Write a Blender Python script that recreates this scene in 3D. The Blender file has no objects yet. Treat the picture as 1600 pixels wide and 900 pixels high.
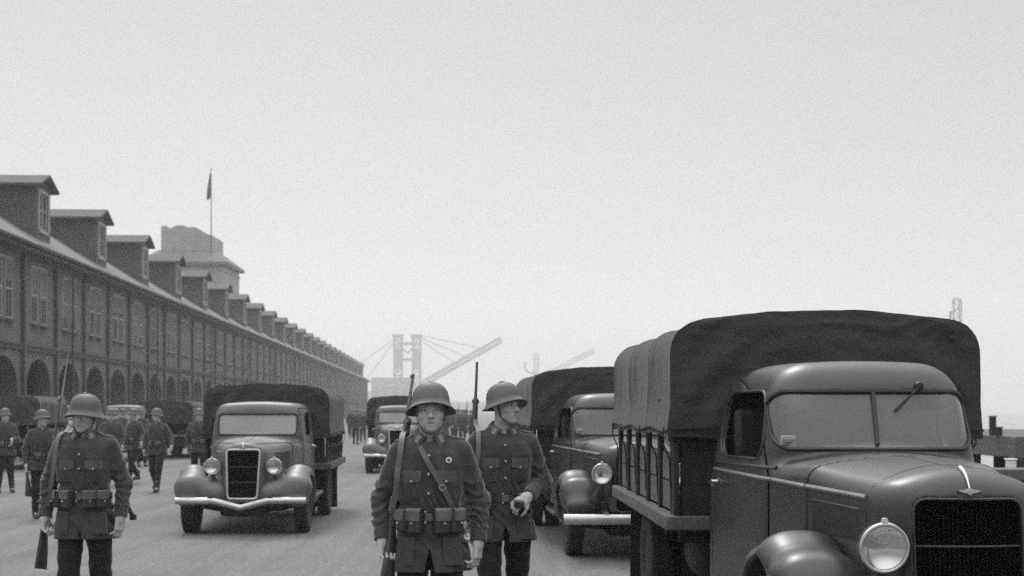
import bpy, math, random
import numpy as np
from mathutils import Vector, Matrix

random.seed(7)
rng = np.random.default_rng(7)
SC = bpy.context.scene
COL = SC.collection
F32 = np.float32
FPX, CAMH, HOR = 2200.0, 1.62, 640.0


# ------------------------------------------------------------------ objects
def tag(o, label=None, cat=None, group=None, kind=None):
    if label: o['label'] = label
    if cat: o['category'] = cat
    if group: o['group'] = group
    if kind: o['kind'] = kind
    return o


def empty(name, loc=(0, 0, 0), rz=0.0, parent=None):
    o = bpy.data.objects.new(name, None)
    COL.objects.link(o)
    o.location = loc
    o.rotation_euler = (0, 0, rz)
    o.empty_display_size = 0.2
    if parent: o.parent = parent
    return o


def link_mesh(name, me, mat, parent=None):
    o = bpy.data.objects.new(name, me)
    COL.objects.link(o)
    if mat: me.materials.append(mat)
    if parent: o.parent = parent
    return o


def quads_mesh(name, V, Q):
    """fast mesh from vertex array and quad array"""
    me = bpy.data.meshes.new(name)
    V = np.ascontiguousarray(V, dtype=F32)
    Q = np.ascontiguousarray(Q, dtype=np.int32)
    me.vertices.add(len(V))
    me.vertices.foreach_set('co', V.ravel())
    me.loops.add(Q.size)
    me.loops.foreach_set('vertex_index', Q.ravel())
    me.polygons.add(len(Q))
    me.polygons.foreach_set('loop_start', np.arange(len(Q), dtype=np.int32) * 4)
    me.polygons.foreach_set('loop_total', np.full(len(Q), 4, dtype=np.int32))
    me.polygons.foreach_set('use_smooth', np.ones(len(Q), dtype=bool))
    me.update(calc_edges=True)
    return me


def copy_tree(o, parent=None):
    c = o.copy()
    COL.objects.link(c)
    if parent: c.parent = parent
    for ch in list(o.children):
        copy_tree(ch, c)
    return c


class MB:
    """collects simple shapes into one mesh"""
    def __init__(s):
        s.V = []; s.F = []

    def put(s, V, F):
        n = len(s.V)
        s.V.extend([tuple(map(float, v)) for v in V])
        s.F.extend([tuple(i + n for i in f) for f in F])
        return s

    def box(s, c, h, m=None):
        V = [Vector((x * h[0], y * h[1], z * h[2])) for x in (-1, 1) for y in (-1, 1) for z in (-1, 1)]
        if m is not None: V = [m @ v for v in V]
        V = [v + Vector(c) for v in V]
        return s.put(V, [(0, 1, 3, 2), (4, 6, 7, 5), (0, 4, 5, 1), (2, 3, 7, 6), (0, 2, 6, 4), (1, 5, 7, 3)])

    def bar(s, a, b, w, t, up=(0, 0, 1)):
        """box bar from a to b, w wide (along up x dir), t thick (along up)"""
        a = Vector(a); b = Vector(b); d = (b - a)
        L = d.length; d.normalize()
        u = Vector(up)
        if abs(d.dot(u)) > 0.98: u = Vector((0, 1, 0)) if abs(d.y) < 0.9 else Vector((1, 0, 0))
        x = d.cross(u).normalized(); z = x.cross(d).normalized()
        m = Matrix((x, d, z)).transposed()
        return s.box((a + b) / 2, (w / 2, L / 2, t / 2), m)

    def tube(s, path, r, n=8, cap=True, closed=False):
        P = [Vector(p) for p in path]
        N = len(P)
        R = r if hasattr(r, '__len__') else [r] * N
        V = []; F = []
        ref = None
        for i, p in enumerate(P):
            if closed: d = P[(i + 1) % N] - P[i - 1]
            else: d = P[min(i + 1, N - 1)] - P[max(i - 1, 0)]
            d.normalize()
            if ref is None:
                ref = Vector((0, 0, 1)) if abs(d.z) < 0.9 else Vector((1, 0, 0))
            x = d.cross(ref)
            if x.length < 1e-5: x = d.orthogonal()
            x.normalize(); y = x.cross(d).normalized(); ref = y
            for k in range(n):
                a = 2 * math.pi * k / n
                V.append(p + (x * math.cos(a) + y * math.sin(a)) * R[i])
        M = N if closed else N - 1
        for i in range(M):
            j = (i + 1) % N
            for k in range(n):
                k2 = (k + 1) % n
                F.append((i * n + k, i * n + k2, j * n + k2, j * n + k))
        if cap and not closed:
            F.append(tuple(range(n))); F.append(tuple((N - 1) * n + k for k in reversed(range(n))))
        return s.put(V, F)

    def lathe(s, prof, n=24, m=None, sx=1.0, sy=1.0, cap=True):
        """prof: (r, z) list, revolved around z; m: 4x4"""
        V = []; F = []
        for (r, z) in prof:
            for k in range(n):
                a = 2 * math.pi * k / n
                v = Vector((r * math.cos(a) * sx, r * math.sin(a) * sy, z))
                V.append(m @ v if m is not None else v)
        for i in range(len(prof) - 1):
            for k in range(n):
                k2 = (k + 1) % n
                F.append((i * n + k, i * n + k2, (i + 1) * n + k2, (i + 1) * n + k))
        if cap and prof[0][0] > 1e-6: F.append(tuple(reversed(range(n))))
        if cap and prof[-1][0] > 1e-6: F.append(tuple((len(prof) - 1) * n + k for k in range(n)))
        return s.put(V, F)

    def grid(s, fn, nu, nv):
        V = [fn(u / nu, v / nv) for u in range(nu + 1) for v in range(nv + 1)]
        F = [(u * (nv + 1) + v, (u + 1) * (nv + 1) + v, (u + 1) * (nv + 1) + v + 1, u * (nv + 1) + v + 1) for u in range(nu) for v in range(nv)]
        return s.put(V, F)

    def slab(s, fn, nu, nv, off):
        """closed thin sheet: fn(u,v) the outer face, off(u,v) vector to the inner face"""
        A = [Vector(fn(u / nu, v / nv)) for u in range(nu + 1) for v in range(nv + 1)]
        B = [a + Vector(off(i // (nv + 1) / nu, i % (nv + 1) / nv) if callable(off) else off) for i, a in enumerate(A)]
        n = len(A); W = nv + 1
        F = []
        for u in range(nu):
            for v in range(nv):
                q = (u * W + v, (u + 1) * W + v, (u + 1) * W + v + 1, u * W + v + 1)
                F.append(q); F.append(tuple(n + i for i in reversed(q)))
        for u in range(nu):
            a, b = u * W, (u + 1) * W; F.append((b, a, n + a, n + b))
            a, b = u * W + nv, (u + 1) * W + nv; F.append((a, b, n + b, n + a))
        for v in range(nv):
            a, b = v, v + 1; F.append((a, b, n + b, n + a))
            a, b = nu * W + v, nu * W + v + 1; F.append((b, a, n + a, n + b))
        return s.put(A + B, F)

    def prism(s, poly, d, m=None):
        """poly (x,y) list extruded by d along z, then m"""
        n = len(poly)
        V = [Vector((x, y, 0)) for x, y in poly] + [Vector((x, y, d)) for x, y in poly]
        if m is not None: V = [m @ v for v in V]
        F = [tuple(reversed(range(n))), tuple(range(n, 2 * n))] + [(i, (i + 1) % n, n + (i + 1) % n, n + i) for i in range(n)]
        return s.put(V, F)

    def build(s, name, mat, parent=None, smooth=True, bevel=0.0, sharp=38, seg=2, fixn=True):
        me = bpy.data.meshes.new(name)
        me.from_pydata(s.V, [], s.F)
        if fixn:
            import bmesh
            bm = bmesh.new(); bm.from_mesh(me)
            bmesh.ops.recalc_face_normals(bm, faces=bm.faces)
            bm.to_mesh(me); bm.free()
        if smooth:
            me.polygons.foreach_set('use_smooth', [True] * len(me.polygons))
            me.set_sharp_from_angle(angle=math.radians(sharp))
        me.update()
        o = link_mesh(name, me, mat, parent)
        if bevel > 0:
            b = o.modifiers.new('bevel', 'BEVEL'); b.width = bevel; b.segments = seg; b.limit_method = 'ANGLE'
            b.angle_limit = math.radians(40)
        return o


def ribbon(mb, path, side, w, t):
    """flat strap along path; side: list of side vectors"""
    P = [Vector(p) for p in path]; N = len(P)
    S = [Vector(x).normalized() for x in (side if len(side) == N else [side] * N)] if not isinstance(side, Vector) else [side.normalized()] * N
    V = []; F = []
    for i, p in enumerate(P):
        d = (P[min(i + 1, N - 1)] - P[max(i - 1, 0)]).normalized()
        n = d.cross(S[i]).normalized()
        for a, b in ((-1, -1), (1, -1), (1, 1), (-1, 1)):
            V.append(p + S[i] * (w / 2 * a) + n * (t / 2 * b))
    for i in range(N - 1):
        for k in range(4):
            F.append((i * 4 + k, i * 4 + (k + 1) % 4, (i + 1) * 4 + (k + 1) % 4, (i + 1) * 4 + k))
    F.append((0, 1, 2, 3)); F.append(tuple((N - 1) * 4 + k for k in (3, 2, 1, 0)))
    mb.put(V, F)


def smooth_path(pts, n=8):
    """Catmull-Rom"""
    P = [Vector(p) for p in pts]; out = []
    for i in range(len(P) - 1):
        a = P[max(i - 1, 0)]; b = P[i]; c = P[i + 1]; d = P[min(i + 2, len(P) - 1)]
        for k in range(n):
            t = k / n
            out.append(0.5 * ((2 * b) + (c - a) * t + (2 * a - 5 * b + 4 * c - d) * t * t + (3 * b - a - 3 * c + d) * t ** 3))
    out.append(P[-1])
    return out


# ------------------------------------------------------------------ signed distance fields
CORN = np.array([(i, j, k) for i in (0, 1) for j in (0, 1) for k in (0, 1)], dtype=np.int64)
EDG = [(0, 1), (2, 3), (4, 5), (6, 7), (0, 2), (1, 3), (4, 6), (5, 7), (0, 4), (1, 5), (2, 6), (3, 7)]


class Field:
    def __init__(s, lo, hi, h):
        s.lo = np.array(lo, float); s.h = h
        n = np.ceil((np.array(hi, float) - s.lo) / h).astype(int) + 1
        s.n = n
        s.ax = [(s.lo[i] + h * np.arange(n[i])).astype(F32) for i in range(3)]
        s.d = np.full(n, 0.6, F32)

    def reg(s, lo=None, hi=None):
        if lo is None:
            sl = (slice(None),) * 3
        else:
            a = np.clip(np.floor((np.array(lo) - s.lo) / s.h).astype(int), 0, s.n)
            b = np.clip(np.ceil((np.array(hi) - s.lo) / s.h).astype(int) + 1, 0, s.n)
            sl = tuple(slice(int(a[i]), int(max(a[i], b[i]))) for i in range(3))
        X = s.ax[0][sl[0]][:, None, None]; Y = s.ax[1][sl[1]][None, :, None]; Z = s.ax[2][sl[2]][None, None, :]
        return sl, X, Y, Z

    def add(s, f, lo=None, hi=None, k=0.0, op='u'):
        if lo is not None:
            m = k + 3 * s.h
            lo = np.array(lo) - m; hi = np.array(hi) + m
        sl, X, Y, Z = s.reg(lo, hi)
        a = s.d[sl]
        if a.size == 0: return s
        b = f(X, Y, Z)
        if op == 's': b = -b
        if op == 'u':
            s.d[sl] = smin(a, b, k)
        else:
            s.d[sl] = -smin(-a, -b, k)
        return s

    # ---- primitives
    def cone(s, a, b, ra, rb, k=0.0, op='u', fold=None, flat=None):
        """tapered capsule; fold=(amp, cycles, phase, skew, t0, t1); flat=(axis vector, factor)"""
        a = np.array(a, float); b = np.array(b, float)
        r = max(ra, rb)
        lo = np.minimum(a - ra, b - rb) - 0.01; hi = np.maximum(a + ra, b + rb) + 0.01
        d = b - a; L2 = float(d @ d) + 1e-12; L = math.sqrt(L2)
        if fold is not None:
            u = np.cross(d / L, [0.3, 1, 0.2]); u /= np.linalg.norm(u); w = np.cross(d / L, u)

        def f(X, Y, Z):
            px, py, pz = X - a[0], Y - a[1], Z - a[2]
            t0 = (px * d[0] + py * d[1] + pz * d[2]) / L2
            t = np.clip(t0, 0, 1)
            qx, qy, qz = px - t * d[0], py - t * d[1], pz - t * d[2]
            if flat is not None:
                n, fac = flat
                e = (qx * n[0] + qy * n[1] + qz * n[2]) * (1.0 / fac - 1.0)
                qx, qy, qz = qx + e * n[0], qy + e * n[1], qz + e * n[2]
            rr = ra + (rb - ra) * t
            if fold is not None:
                amp, cyc, ph, skew, f0, f1 = fold
                th = np.arctan2(qx * w[0] + qy * w[1] + qz * w[2], qx * u[0] + qy * u[1] + qz * u[2])
                env = np.clip((t0 - f0) * 6, 0, 1) * np.clip((f1 - t0) * 6, 0, 1)
                wz_ = 0.9 * np.sin(2 * th + 2.7 * ph + 5 * t0) + 0.7 * np.sin(3 * th - 4 * t0 + ph)
                sg = np.sin(6.2832 * cyc * 0.62 * t0 + ph + skew * np.sin(th + ph) + wz_)
                s2 = np.sin(6.2832 * cyc * 1.17 * t0 - 1.4 * skew * np.sin(th + 1.9 * ph) + 1.3 * wz_ + 2.2 * ph)
                m1 = 0.5 + 0.5 * np.sin(th + 4.1 * t0 + ph); m2 = 0.5 + 0.5 * np.sin(2 * th - 6.3 * t0 + 3 * ph)
                rr = rr + amp * env * ((1 - 2 * np.abs(sg) ** 0.8) * m1 * 1.1 + 0.75 * s2 * m2)
            return (np.sqrt(qx * qx + qy * qy + qz * qz) - rr).astype(F32)
        return s.add(f, lo, hi, k, op)

    def ell(s, c, r, k=0.0, op='u', rot=None):
        c = np.array(c, float); r = np.array(r, float)
        R = np.eye(3) if rot is None else np.array(rot)
        m = r.max()

        def f(X, Y, Z):
            px, py, pz = X - c[0], Y - c[1], Z - c[2]
            if rot is None:
                ax, ay, az = px, py, pz
            else:
                ax = px * R[0, 0] + py * R[1, 0] + pz * R[2, 0]
                ay = px * R[0, 1] + py * R[1, 1] + pz * R[2, 1]
                az = px * R[0, 2] + py * R[1, 2] + pz * R[2, 2]
            k0 = np.sqrt((ax / r[0]) ** 2 + (ay / r[1]) ** 2 + (az / r[2]) ** 2)
            k1 = np.sqrt((ax / r[0] ** 2) ** 2 + (ay / r[1] ** 2) ** 2 + (az / r[2] ** 2) ** 2) + 1e-9
            return (k0 * (k0 - 1.0) / k1).astype(F32)
        e = m if rot is not None else r
        return s.add(f, c - e, c + e, k, op)

    def rbox(s, c, hf, r=0.0, k=0.0, op='u', rot=None):
        c = np.array(c, float); hf = np.array(hf, float)
        R = np.eye(3) if rot is None else np.array(rot)
        e = hf if rot is None else np.full(3, np.linalg.norm(hf))

        def f(X, Y, Z):
            px, py, pz = X - c[0], Y - c[1], Z - c[2]
            if rot is not None:
                px, py, pz = (px * R[0, 0] + py * R[1, 0] + pz * R[2, 0], px * R[0, 1] + py * R[1, 1] + pz * R[2, 1],
                              px * R[0, 2] + py * R[1, 2] + pz * R[2, 2])
            qx, qy, qz = np.abs(px) - hf[0] + r, np.abs(py) - hf[1] + r, np.abs(pz) - hf[2] + r
            o = np.sqrt(np.maximum(qx, 0) ** 2 + np.maximum(qy, 0) ** 2 + np.maximum(qz, 0) ** 2)
            return (o + np.minimum(np.maximum(qx, np.maximum(qy, qz)), 0) - r).astype(F32)
        return s.add(f, c - e, c + e, k, op)

    def mesh(s, name):
        V, Q = surface_nets(s.d)
        return quads_mesh(name, V * s.h + s.lo, Q)

    def build(s, name, mat, parent=None):
        return link_mesh(name, s.mesh(name), mat, parent)


def smin(a, b, k):
    if k <= 0: return np.minimum(a, b)
    h = np.clip(0.5 + 0.5 * (b - a) / k, 0, 1).astype(F32)
    return (b + (a - b) * h - k * h * (1 - h)).astype(F32)


def smax(a, b, k): return -smin(-a, -b, k)


def surface_nets(d):
    d = d.copy()
    # close the border
    for ax in range(3):
        i0 = [slice(None)] * 3; i1 = [slice(None)] * 3
        i0[ax] = 0; i1[ax] = -1
        d[tuple(i0)] = np.maximum(d[tuple(i0)], 1e-4); d[tuple(i1)] = np.maximum(d[tuple(i1)], 1e-4)
    S = d < 0
    nx, ny, nz = d.shape
    cnt = np.zeros((nx - 1, ny - 1, nz - 1), np.uint8)
    for i, j, k in CORN:
        cnt += S[i:nx - 1 + i, j:ny - 1 + j, k:nz - 1 + k]
    act = np.argwhere((cnt > 0) & (cnt < 8))
    idx = np.full(cnt.shape, -1, np.int32)
    idx[act[:, 0], act[:, 1], act[:, 2]] = np.arange(len(act))
    vals = np.stack([d[act[:, 0] + c[0], act[:, 1] + c[1], act[:, 2] + c[2]] for c in CORN], 1)
    pos = np.zeros((len(act), 3)); num = np.zeros(len(act))
    for a, b in EDG:
        va, vb = vals[:, a], vals[:, b]
        m = (va < 0) != (vb < 0)
        t = np.where(m, va / np.where(m, va - vb, 1), 0)
        pos += m[:, None] * (CORN[a] + t[:, None] * (CORN[b] - CORN[a])); num += m
    V = act + pos / np.maximum(num, 1)[:, None]
    Q = []
    for ax in range(3):
        u, v = (ax + 1) % 3, (ax + 2) % 3
        A = [slice(None)] * 3; B = [slice(None)] * 3
        A[ax] = slice(0, -1); B[ax] = slice(1, None)
        sa, sb = S[tuple(A)], S[tuple(B)]
        e = np.argwhere(sa != sb)
        e = e[(e[:, u] > 0) & (e[:, v] > 0) & (e[:, u] < d.shape[u] - 1) & (e[:, v] < d.shape[v] - 1)]
        ins = sa[e[:, 0], e[:, 1], e[:, 2]]
        du = np.zeros(3, int); dv = np.zeros(3, int); du[u] = 1; dv[v] = 1
        g = lambda p: idx[p[:, 0], p[:, 1], p[:, 2]]
        q = np.stack([g(e - du - dv), g(e - dv), g(e), g(e - du)], 1)
        q[~ins] = q[~ins][:, ::-1]
        Q.append(q)
    return V, np.concatenate(Q)


# ------------------------------------------------------------------ materials (all neutral greys)
def mat(name, base, rough=0.7, metal=0.0, var=0.25, vscale=3.0, bump=0.0, bscale=60.0, fine=None, spec=0.5, coat=0.0, sheen=0.0, stretch=None, coord='Object', tint=False, streak=None):
    m = bpy.data.materials.new(name); m.use_nodes = True
    nt = m.node_tree; N = nt.nodes; L = nt.links
    p = N['Principled BSDF']
    p.inputs['Roughness'].default_value = rough; p.inputs['Metallic'].default_value = metal
    p.inputs['Specular IOR Level'].default_value = spec
    p.inputs['Coat Weight'].default_value = coat
    p.inputs['Coat Roughness'].default_value = 0.35
    p.inputs['Sheen Weight'].default_value = sheen; p.inputs['Sheen Roughness'].default_value = 0.35
    tc = N.new('ShaderNodeTexCoord')
    src = tc.outputs[coord]
    if stretch:
        mp = N.new('ShaderNodeMapping'); mp.inputs['Scale'].default_value = stretch
        L.new(src, mp.inputs[0]); src = mp.outputs[0]
    n1 = N.new('ShaderNodeTexNoise'); n1.inputs['Scale'].default_value = vscale; n1.inputs['Detail'].default_value = 7
    n1.inputs['Roughness'].default_value = 0.62
    L.new(src, n1.inputs['Vector'])
    r = N.new('ShaderNodeMapRange'); r.inputs['From Min'].default_value = 0.3; r.inputs['From Max'].default_value = 0.7
    r.inputs['To Min'].default_value = base * (1 - var); r.inputs['To Max'].default_value = base * (1 + var)
    L.new(n1.outputs['Fac'], r.inputs['Value'])
    val = r.outputs['Result']
    if fine:
        fs, fa = fine
        n3 = N.new('ShaderNodeTexNoise'); n3.inputs['Scale'].default_value = fs; n3.inputs['Detail'].default_value = 3
        L.new(tc.outputs[coord], n3.inputs['Vector'])
        r3 = N.new('ShaderNodeMapRange'); r3.inputs['From Min'].default_value = 0.3; r3.inputs['From Max'].default_value = 0.7
        r3.inputs['To Min'].default_value = 1 - fa; r3.inputs['To Max'].default_value = 1 + fa
        L.new(n3.outputs['Fac'], r3.inputs['Value'])
        mu = N.new('ShaderNodeMath'); mu.operation = 'MULTIPLY'
        L.new(val, mu.inputs[0]); L.new(r3.outputs['Result'], mu.inputs[1]); val = mu.outputs[0]
    if streak:
        mp = N.new('ShaderNodeMapping'); mp.inputs['Scale'].default_value = streak[0]; L.new(tc.outputs[coord], mp.inputs[0])
        n4 = N.new('ShaderNodeTexNoise'); n4.inputs['Scale'].default_value = 1.0; n4.inputs['Detail'].default_value = 6; n4.inputs['Distortion'].default_value = 0.4
        L.new(mp.outputs[0], n4.inputs['Vector'])
        r4 = N.new('ShaderNodeMapRange'); r4.inputs['From Min'].default_value = 0.35; r4.inputs['From Max'].default_value = 0.65
        r4.inputs['To Min'].default_value = 1 - streak[1]; r4.inputs['To Max'].default_value = 1 + streak[1]
        L.new(n4.outputs['Fac'], r4.inputs['Value'])
        mu = N.new('ShaderNodeMath'); mu.operation = 'MULTIPLY'
        L.new(val, mu.inputs[0]); L.new(r4.outputs['Result'], mu.inputs[1]); val = mu.outputs[0]
    if tint:
        at = N.new('ShaderNodeAttribute'); at.attribute_name = 'tint'
        mu = N.new('ShaderNodeMath'); mu.operation = 'MULTIPLY'
        L.new(val, mu.inputs[0]); L.new(at.outputs['Fac'], mu.inputs[1]); val = mu.outputs[0]
    cb = N.new('ShaderNodeCombineColor')
    for i in range(3): L.new(val, cb.inputs[i])
    L.new(cb.outputs[0], p.inputs['Base Color'])
    if rough < 0.6 and metal < 0.5:
        rr = N.new('ShaderNodeMapRange'); rr.inputs['To Min'].default_value = rough * 0.8; rr.inputs['To Max'].default_value = min(1, rough * 1.3)
        L.new(n1.outputs['Fac'], rr.inputs['Value']); L.new(rr.outputs['Result'], p.inputs['Roughness'])
    if bump > 0:
        n2 = N.new('ShaderNodeTexNoise'); n2.inputs['Scale'].default_value = bscale; n2.inputs['Detail'].default_value = 5
        L.new(src if stretch else tc.outputs[coord], n2.inputs['Vector'])
        b = N.new('ShaderNodeBump'); b.inputs['Strength'].default_value = min(1.0, bump); b.inputs['Distance'].default_value = 0.02
        L.new(n2.outputs['Fac'], b.inputs['Height']); L.new(b.outputs[0], p.inputs['Normal'])
    return m


def glass_mat(name, dust, dustcol, rough=0.12, gloss=True):
    m = bpy.data.materials.new(name); m.use_nodes = True
    nt = m.node_tree; N = nt.nodes; L = nt.links
    p = N['Principled BSDF']; p.inputs['Roughness'].default_value = rough
    p.inputs['Base Color'].default_value = (dustcol,) * 3 + (1,); p.inputs['Specular IOR Level'].default_value = 0.0 if gloss else 0.5
    t = N.new('ShaderNodeBsdfTransparent'); t.inputs[0].default_value = (0.85, 0.85, 0.85, 1)
    mx = N.new('ShaderNodeMixShader')
    tc = N.new('ShaderNodeTexCoord')
    n = N.new('ShaderNodeTexNoise'); n.inputs['Scale'].default_value = 2.5; n.inputs['Detail'].default_value = 6
    L.new(tc.outputs['Object'], n.inputs['Vector'])
    r = N.new('ShaderNodeMapRange'); r.inputs['From Min'].default_value = 0.3; r.inputs['From Max'].default_value = 0.7
    r.inputs['To Min'].default_value = dust * 0.85; r.inputs['To Max'].default_value = min(1, dust * 1.12)
    L.new(n.outputs['Fac'], r.inputs['Value']); L.new(r.outputs['Result'], mx.inputs[0])
    L.new(t.outputs[0], mx.inputs[1]); L.new(p.outputs[0], mx.inputs[2])
    if not gloss:
        L.new(mx.outputs[0], N['Material Output'].inputs['Surface']); return m
    gl = N.new('ShaderNodeBsdfGlossy'); gl.inputs['Roughness'].default_value = 0.06; gl.inputs['Color'].default_value = (1, 1, 1, 1)
    fr = N.new('ShaderNodeFresnel'); fr.inputs['IOR'].default_value = 1.6
    m2 = N.new('ShaderNodeMixShader'); L.new(fr.outputs[0], m2.inputs[0]); L.new(mx.outputs[0], m2.inputs[1]); L.new(gl.outputs[0], m2.inputs[2])
    L.new(m2.outputs[0], N['Material Output'].inputs['Surface'])
    return m


M = {}
M['asphalt'] = mat('asphalt', 0.132, 0.9, var=0.14, vscale=0.6, bump=0.8, bscale=36, fine=(20, 0.34), coord='Object', streak=((2.2, .06, 1), .16))
M['pavement'] = mat('pavement', 0.27, 0.9, var=0.15, vscale=0.8, bump=0.3, bscale=20, fine=(14, 0.12))
M['water'] = mat('water', 0.12, 0.12, var=0.1, vscale=0.2, bump=0.4, bscale=1.2)
M['wall'] = mat('wall_plaster', 0.115, 0.9, var=0.22, vscale=0.5, bump=0.12, bscale=14, fine=(5, 0.08), streak=((.9, .9, .12), .14))
M['trim'] = mat('wall_trim', 0.07, 0.85, var=0.15, vscale=1.2)
M['frame'] = mat('window_wood', 0.3, 0.7, var=0.15, vscale=2)
M['pale'] = mat('pale_paint', 0.5, 0.8, var=0.15, vscale=2)
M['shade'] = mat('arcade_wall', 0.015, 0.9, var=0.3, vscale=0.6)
M['roof'] = mat('roof_slate', 0.125, 0.8, var=0.14, vscale=1.0, bump=0.4, bscale=6, fine=(9, 0.14), stretch=(3.0, 1.0, 1.0), streak=((.15, .8, .15), .15))
M['roof2'] = mat('dormer_slate', 0.07, 0.85, var=0.16, vscale=1.0, bump=0.4, bscale=6, fine=(9, 0.14))
M['shingle'] = mat('dormer_shingle', 0.075, 0.9, var=0.15, vscale=1.5, bump=0.35, bscale=10, fine=(12, 0.15))
M['pane'] = mat('window_pane', 0.012, 0.3, var=0.3, vscale=1.0, spec=0.12)
M['blind'] = mat('window_blind', 0.16, 0.7, var=0.2, vscale=1.0)
M['stone'] = mat('tower_stone', 0.3, 0.9, var=0.2, vscale=0.6, bump=0.4, bscale=3)  # pale base also stands in for haze on the distant tower
M['steel'] = mat('crane_steel', 0.03, 0.7, var=0.2, vscale=0.5)
M['paint'] = mat('truck_paint', 0.022, 0.42, var=0.3, vscale=3.2, bump=0.08, bscale=16, fine=(70, 0.2), streak=((2.2, 2.2, .6), .22), spec=0.5, coat=0.35)
M['paint2'] = mat('dusty_truck_paint', 0.08, 0.5, var=0.26, vscale=3.2, bump=0.08, bscale=16, fine=(70, 0.2), streak=((2.2, 2.2, .6), .2), spec=0.5, coat=0.25)
M['dark'] = mat('chassis_black', 0.006, 0.75, var=0.3, vscale=4)
M['grille'] = mat('grille_black', 0.004, 0.8, var=0.3, vscale=4, spec=0.05)
M['rubber'] = mat('rubber', 0.018, 0.8, var=0.35, vscale=9, bump=0.2, bscale=60)
M['gasket'] = mat('window_rubber', 0.012, 0.55, var=0.2)
M['chrome'] = mat('dull_chrome', 0.62, 0.28, metal=1.0, var=0.1, vscale=6)
M['bumper'] = mat('bumper_steel', 0.5, 0.4, metal=0.7, var=0.18, vscale=5)
M['canvas'] = mat('canvas', 0.046, 0.92, var=0.12, vscale=3.5, bump=0.5, bscale=26, fine=(120, 0.26), spec=0.2, sheen=0.15, streak=((1.3, 1.3, 7), .12))
M['wood'] = mat('bed_wood', 0.11, 0.85, var=0.3, vscale=3.0, bump=0.3, bscale=30, stretch=(8, 1, 8), spec=0.25)
M['board'] = mat('side_boards', 0.14, 0.85, var=0.25, vscale=3.0, bump=0.3, bscale=25, stretch=(8, 1, 8), spec=0.25)
M['stake'] = mat('stake_wood', 0.028, 0.85, var=0.3, vscale=5, bump=0.3, bscale=30, spec=0.25)
M['seat'] = mat('seat_leather', 0.012, 0.6)
M['glass'] = glass_mat('dusty_windscreen', 0.27, 0.42)
M['trimline'] = mat('worn_moulding', 0.32, 0.4, metal=0.6, var=0.3, vscale=9)
M['glass2'] = glass_mat('dusty_far_windscreen', 0.6, 0.5)
M['clear'] = glass_mat('lamp_glass', 0.22, 0.5, 0.05, gloss=False)
M['mirror'] = mat('lamp_reflector', 0.85, 0.12, metal=1.0, var=0.05, vscale=8)
M['lens'] = mat('headlight_lens', 0.62, 0.08, var=0.2, vscale=14, bump=0.25, bscale=26, spec=0.8)
M['paper'] = mat('paper_sticker', 0.6, 0.8, var=0.1)
M['ink'] = mat('sticker_ink', 0.12, 0.8)
M['wool'] = mat('wool_cloth', 0.06, 0.95, var=0.25, vscale=9, bump=0.28, bscale=150, fine=(220, 0.3), spec=0.15, sheen=0.55)
M['wool2'] = mat('wool_trousers', 0.018, 0.95, var=0.2, vscale=8, bump=0.35, bscale=110, fine=(200, 0.22), spec=0.15, sheen=0.3)
M['flap'] = mat('wool_flap', 0.11, 0.95, var=0.22, vscale=10, bump=0.4, bscale=90, fine=(220, 0.25), spec=0.15, sheen=0.45)
M['helmet'] = mat('helmet_paint', 0.1, 0.55, var=0.28, vscale=16, bump=0.16, bscale=50, fine=(120, 0.2), spec=0.45)
M['leather'] = mat('leather', 0.035, 0.5, var=0.3, vscale=14, bump=0.15, bscale=50)
M['leather2'] = mat('worn_leather', 0.11, 0.55, var=0.3, vscale=14, bump=0.15, bscale=50)
M['skin'] = mat('skin', 0.47, 0.55, var=0.08, vscale=14, bump=0.08, bscale=120, tint=True, spec=0.4)
M['skin'].node_tree.nodes['Principled BSDF'].inputs['Subsurface Weight'].default_value = 0.0
M['hair'] = mat('hair', 0.03, 0.7, var=0.4, vscale=60)
M['brass'] = mat('button_metal', 0.5, 0.35, metal=0.8, var=0.1)
M['patch'] = mat('collar_patch', 0.2, 0.9, var=0.25, vscale=60)
M['white'] = mat('white_paint', 0.7, 0.8, var=0.1)
M['gunwood'] = mat('rifle_wood', 0.04, 0.5, var=0.3, vscale=12, stretch=(6, 6, 1))
M['gunmetal'] = mat('rifle_metal', 0.12, 0.4, metal=0.6, var=0.2, vscale=20)
M['bright'] = mat('bright_steel', 0.45, 0.35, metal=0.7, var=0.15, vscale=20)
M['boot'] = mat('boot_leather', 0.02, 0.5, var=0.3, vscale=12)
M['flag'] = mat('flag_cloth', 0.05, 0.9, var=0.4, vscale=2)
# ================================================================== world, sun, camera, haze
SUN_EL, SUN_AZ = math.radians(50), math.radians(-14)      # azimuth from +Y towards +X
w = bpy.data.worlds.new('World'); SC.world = w; w.use_nodes = True
nt = w.node_tree; N = nt.nodes; L = nt.links
sky = N.new('ShaderNodeTexSky'); sky.sky_type = 'NISHITA'; sky.sun_disc = False
sky.sun_elevation = SUN_EL; sky.sun_rotation = SUN_AZ
sky.air_density = 1.0; sky.dust_density = 2.0; sky.ozone_density = 1.0
bw = N.new('ShaderNodeRGBToBW'); L.new(sky.outputs[0], bw.inputs[0])
mx = N.new('ShaderNodeMix'); mx.data_type = 'FLOAT'
mx.inputs['Factor'].default_value = 0.84                       # the overcast evens the sky out
L.new(bw.outputs[0], mx.inputs['A']); mx.inputs['B'].default_value = 6.0
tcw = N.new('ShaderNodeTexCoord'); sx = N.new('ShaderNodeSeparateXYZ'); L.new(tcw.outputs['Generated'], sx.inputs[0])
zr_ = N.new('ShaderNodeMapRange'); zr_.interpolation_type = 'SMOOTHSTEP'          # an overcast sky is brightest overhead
zr_.inputs['From Min'].default_value = 0.30; zr_.inputs['From Max'].default_value = 0.95
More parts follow.
